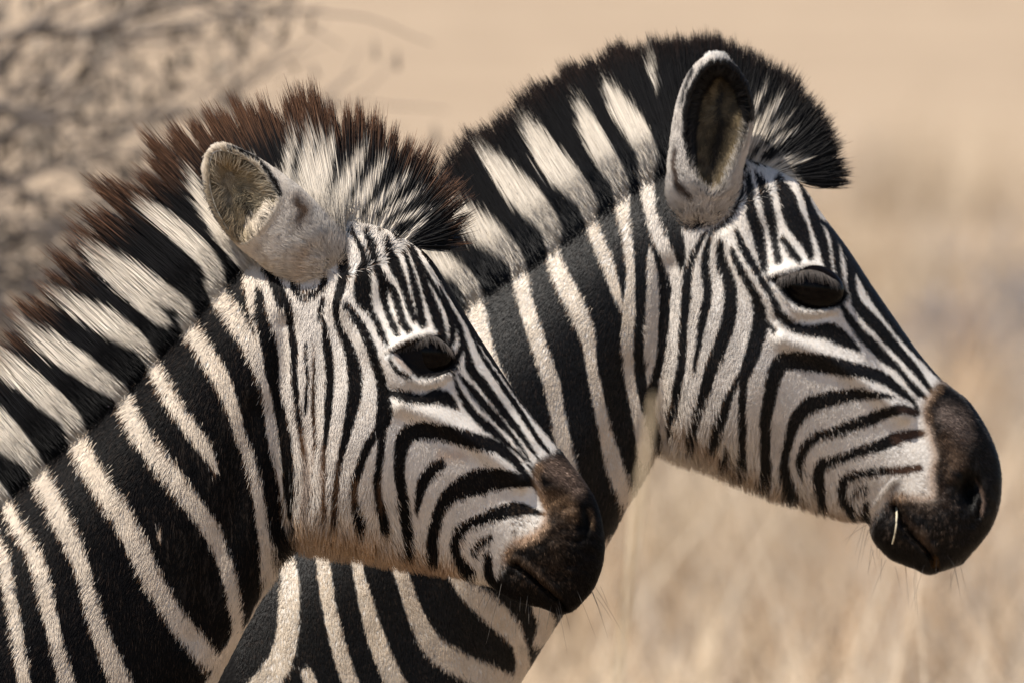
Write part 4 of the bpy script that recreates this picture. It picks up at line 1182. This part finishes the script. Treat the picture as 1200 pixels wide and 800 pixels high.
a_b = 0.001 * (DIST + .55 - .06) / (DIST - .06)
B = dict(scale=a_b, y=0.55, zc=AIM_Z - .55 * math.tan(PITCH), base_u=-180, seed=4, coat=build_coat_b(), ear_coat=ear_coat_b(),
    label="farther zebra holding its head higher, with a short black-edged mane and a dark upright ear",
    stations="""1136,652,1130,660,4; 1160,622,1106,668,26; 1172,590,1090,672,36; 1174,556,1070,664,42; 1167,525,1046,654,46; 1152,494,1027,634,47; 1134,469,1016,610,47; 1110,450,985,602,50
     1080,416,945,586,58; 1050,374,905,571,67; 1020,330,866,555,75; 995,292,832,541,81; 965,252,802,530,84; 938,215,782,523,86; 905,196,772,519,84; 865,184,767,524,79
     815,180,763,532,76; 764,188,755,548,76; 692,228,738,584,82; 630,278,714,630,90; 570,320,680,688,100; 510,370,642,748,112; 440,430,600,818,128; 360,505,566,900,150; 270,565,540,990,175
     170,612,480,1090,205; 40,640,310,1165,230; -160,665,20,1205,250; -420,670,-330,1215,265; -640,655,-590,1180,258; -790,655,-790,1110,220; -930,710,-930,1015,150; -985,790,-985,900,50""",
    gauss=[(945, 334, 34, 26, 10), (918, 318, 20, 16, 4), (863, 468, 60, 60, 9), (828, 505, 40, 34, 6), (1048, 503, 40, 26, -4), (1136, 572, 10, 17, -23), (1122, 552, 10, 14, 5), (1150, 590, 6, 16, 5), (1118, 492, 24, 20, 4),
           (1110, 610, 26, 26, 6), (1045, 625, 18, 18, 6), (993, 393, 22, 30, -3), (900, 275, 22, 26, -12), (1038, 415, 22, 26, -5), (888, 423, 26, 50, 5)],
    lines=[("918,393 968,413 1018,448 1058,483", 11, 11), ("848,273 878,318 918,368", 12, 8), ("740,430 715,520 680,640", 20, -7), ("786,310 774,420 776,505", 15, -11), ("1049,590 1066,622 1084,640 1095,655 1099,666", 3.6, -18), ("1146,560 1150,580 1148,602", 3, -8), ("1157,562 1160,585 1155,606", 4, 2), ("1048,560 1020,590 990,596", 2.6, 2), ("1056,586 1074,610 1096,640", 5, 4), ("1054,612 1072,632 1086,650", 5, 3),
           ("900,318 915,312 932,308 952,306 970,313 984,327", 4.5, 4), ("906,332 918,346 936,360 956,363 976,360", 4.5, 4), ("910,369 940,374 970,368", 5, -2)],
    neck_u=770, mane_len=.94, gloss=.16, ear_mess=1.0, poll_u=845, wither_u=170, wrinkle=(1112, 560, 16, 14), eye_poly=EYE_B, muzzle=MUZZLE_B, eye=(948, 334, 42, 29, 23), eye_rot=.2, eye_out=2.5, lid="912,322 928,317 946,313 962,316 978,325",
    ear=dict(left="823,268 807,258 791,233 785,201 788,164 795,122 805,93 817,76 830,64", right="829,268 846,252 860,222 869,192 877,160 881,130 876,104 864,82 846,63",
             opening="804,142 810,110 822,86 838,74 856,79 872,100 879,125 877,150 868,178 857,202 844,224 832,229 820,220 809,200 804,172", d0=41, d1=64, thick=[26, 30, 24, 12, 4], recess=30,
             dir=(15, -190), root=(826, 262), center=(842, 140)),
    legs=[(250, 1010, 1, "fore"), (200, 1010, -1, "fore"), (-770, 960, 1, "hind"), (-830, 960, -1, "hind")],
    tail=[(-975, 810, 26), (-1025, 890, 20), (-1040, 1010, 16), (-1040, 1140, 14), (-1045, 1220, 24), (-1048, 1300, 20), (-1048, 1380, 4)],
    flow=FLOW_B_ARR, fur_box=((280, 20), (1230, 850)), hairs=330000,
    mane="""440,425,345,300; 510,362,440,250; 556,328,490,204; 604,298,532,166; 648,266,568,138; 692,234,612,106; 730,206,657,80; 764,186,706,58; 795,178,756,46; 820,176,806,40; 845,176,851,44
      868,180,896,60; 888,186,937,90; 903,192,970,130; 916,200,990,170; 926,207,1002,208; 932,212,988,218""",
    mane_half=18, mane_hairs=52000, tip_col=(.022, .013, .010), tip_from=.86, clump=.6, ragged=.025, lock=(5, 11), spike=.10, stray=3.5,
    whisk="1070,664,.1,1; 1035,645,-.2,1; 1020,620,-.4,.9; 1120,660,.2,1")
rootB, locB, dsurfB = make_zebra(B)

# ------------------------------------------------------------------ a bit of straw between the farther zebra's lips
def build_straw():
    m = grass_mat("dry_straw")
    t = np.linspace(0, 1, 10)
    uu = 1052 - 5.5 * t + 1.5 * np.sin(t * 3); vv = 594 + 42 * t
    d = np.array([dsurfB(x, y) for x, y in zip(uu, vv)]) + 3.5 + 3 * np.sin(t * 3)
    P = locB(uu, vv, d) + np.array(rootB.location)
    base = P[0].copy()
    V, F = tube(P - base, np.interp(t, [0, 1], [.0014, .0009]), 6)
    o = mesh_obj("straw", V, [tuple(map(int, f)) for f in F], m, None, np.tile([[.62, .55, .40]], (len(V), 1)))
    o.location = tuple(base)
    tag(o, "short pale straw sticking out of the farther zebra's lips", "straw")
build_straw()
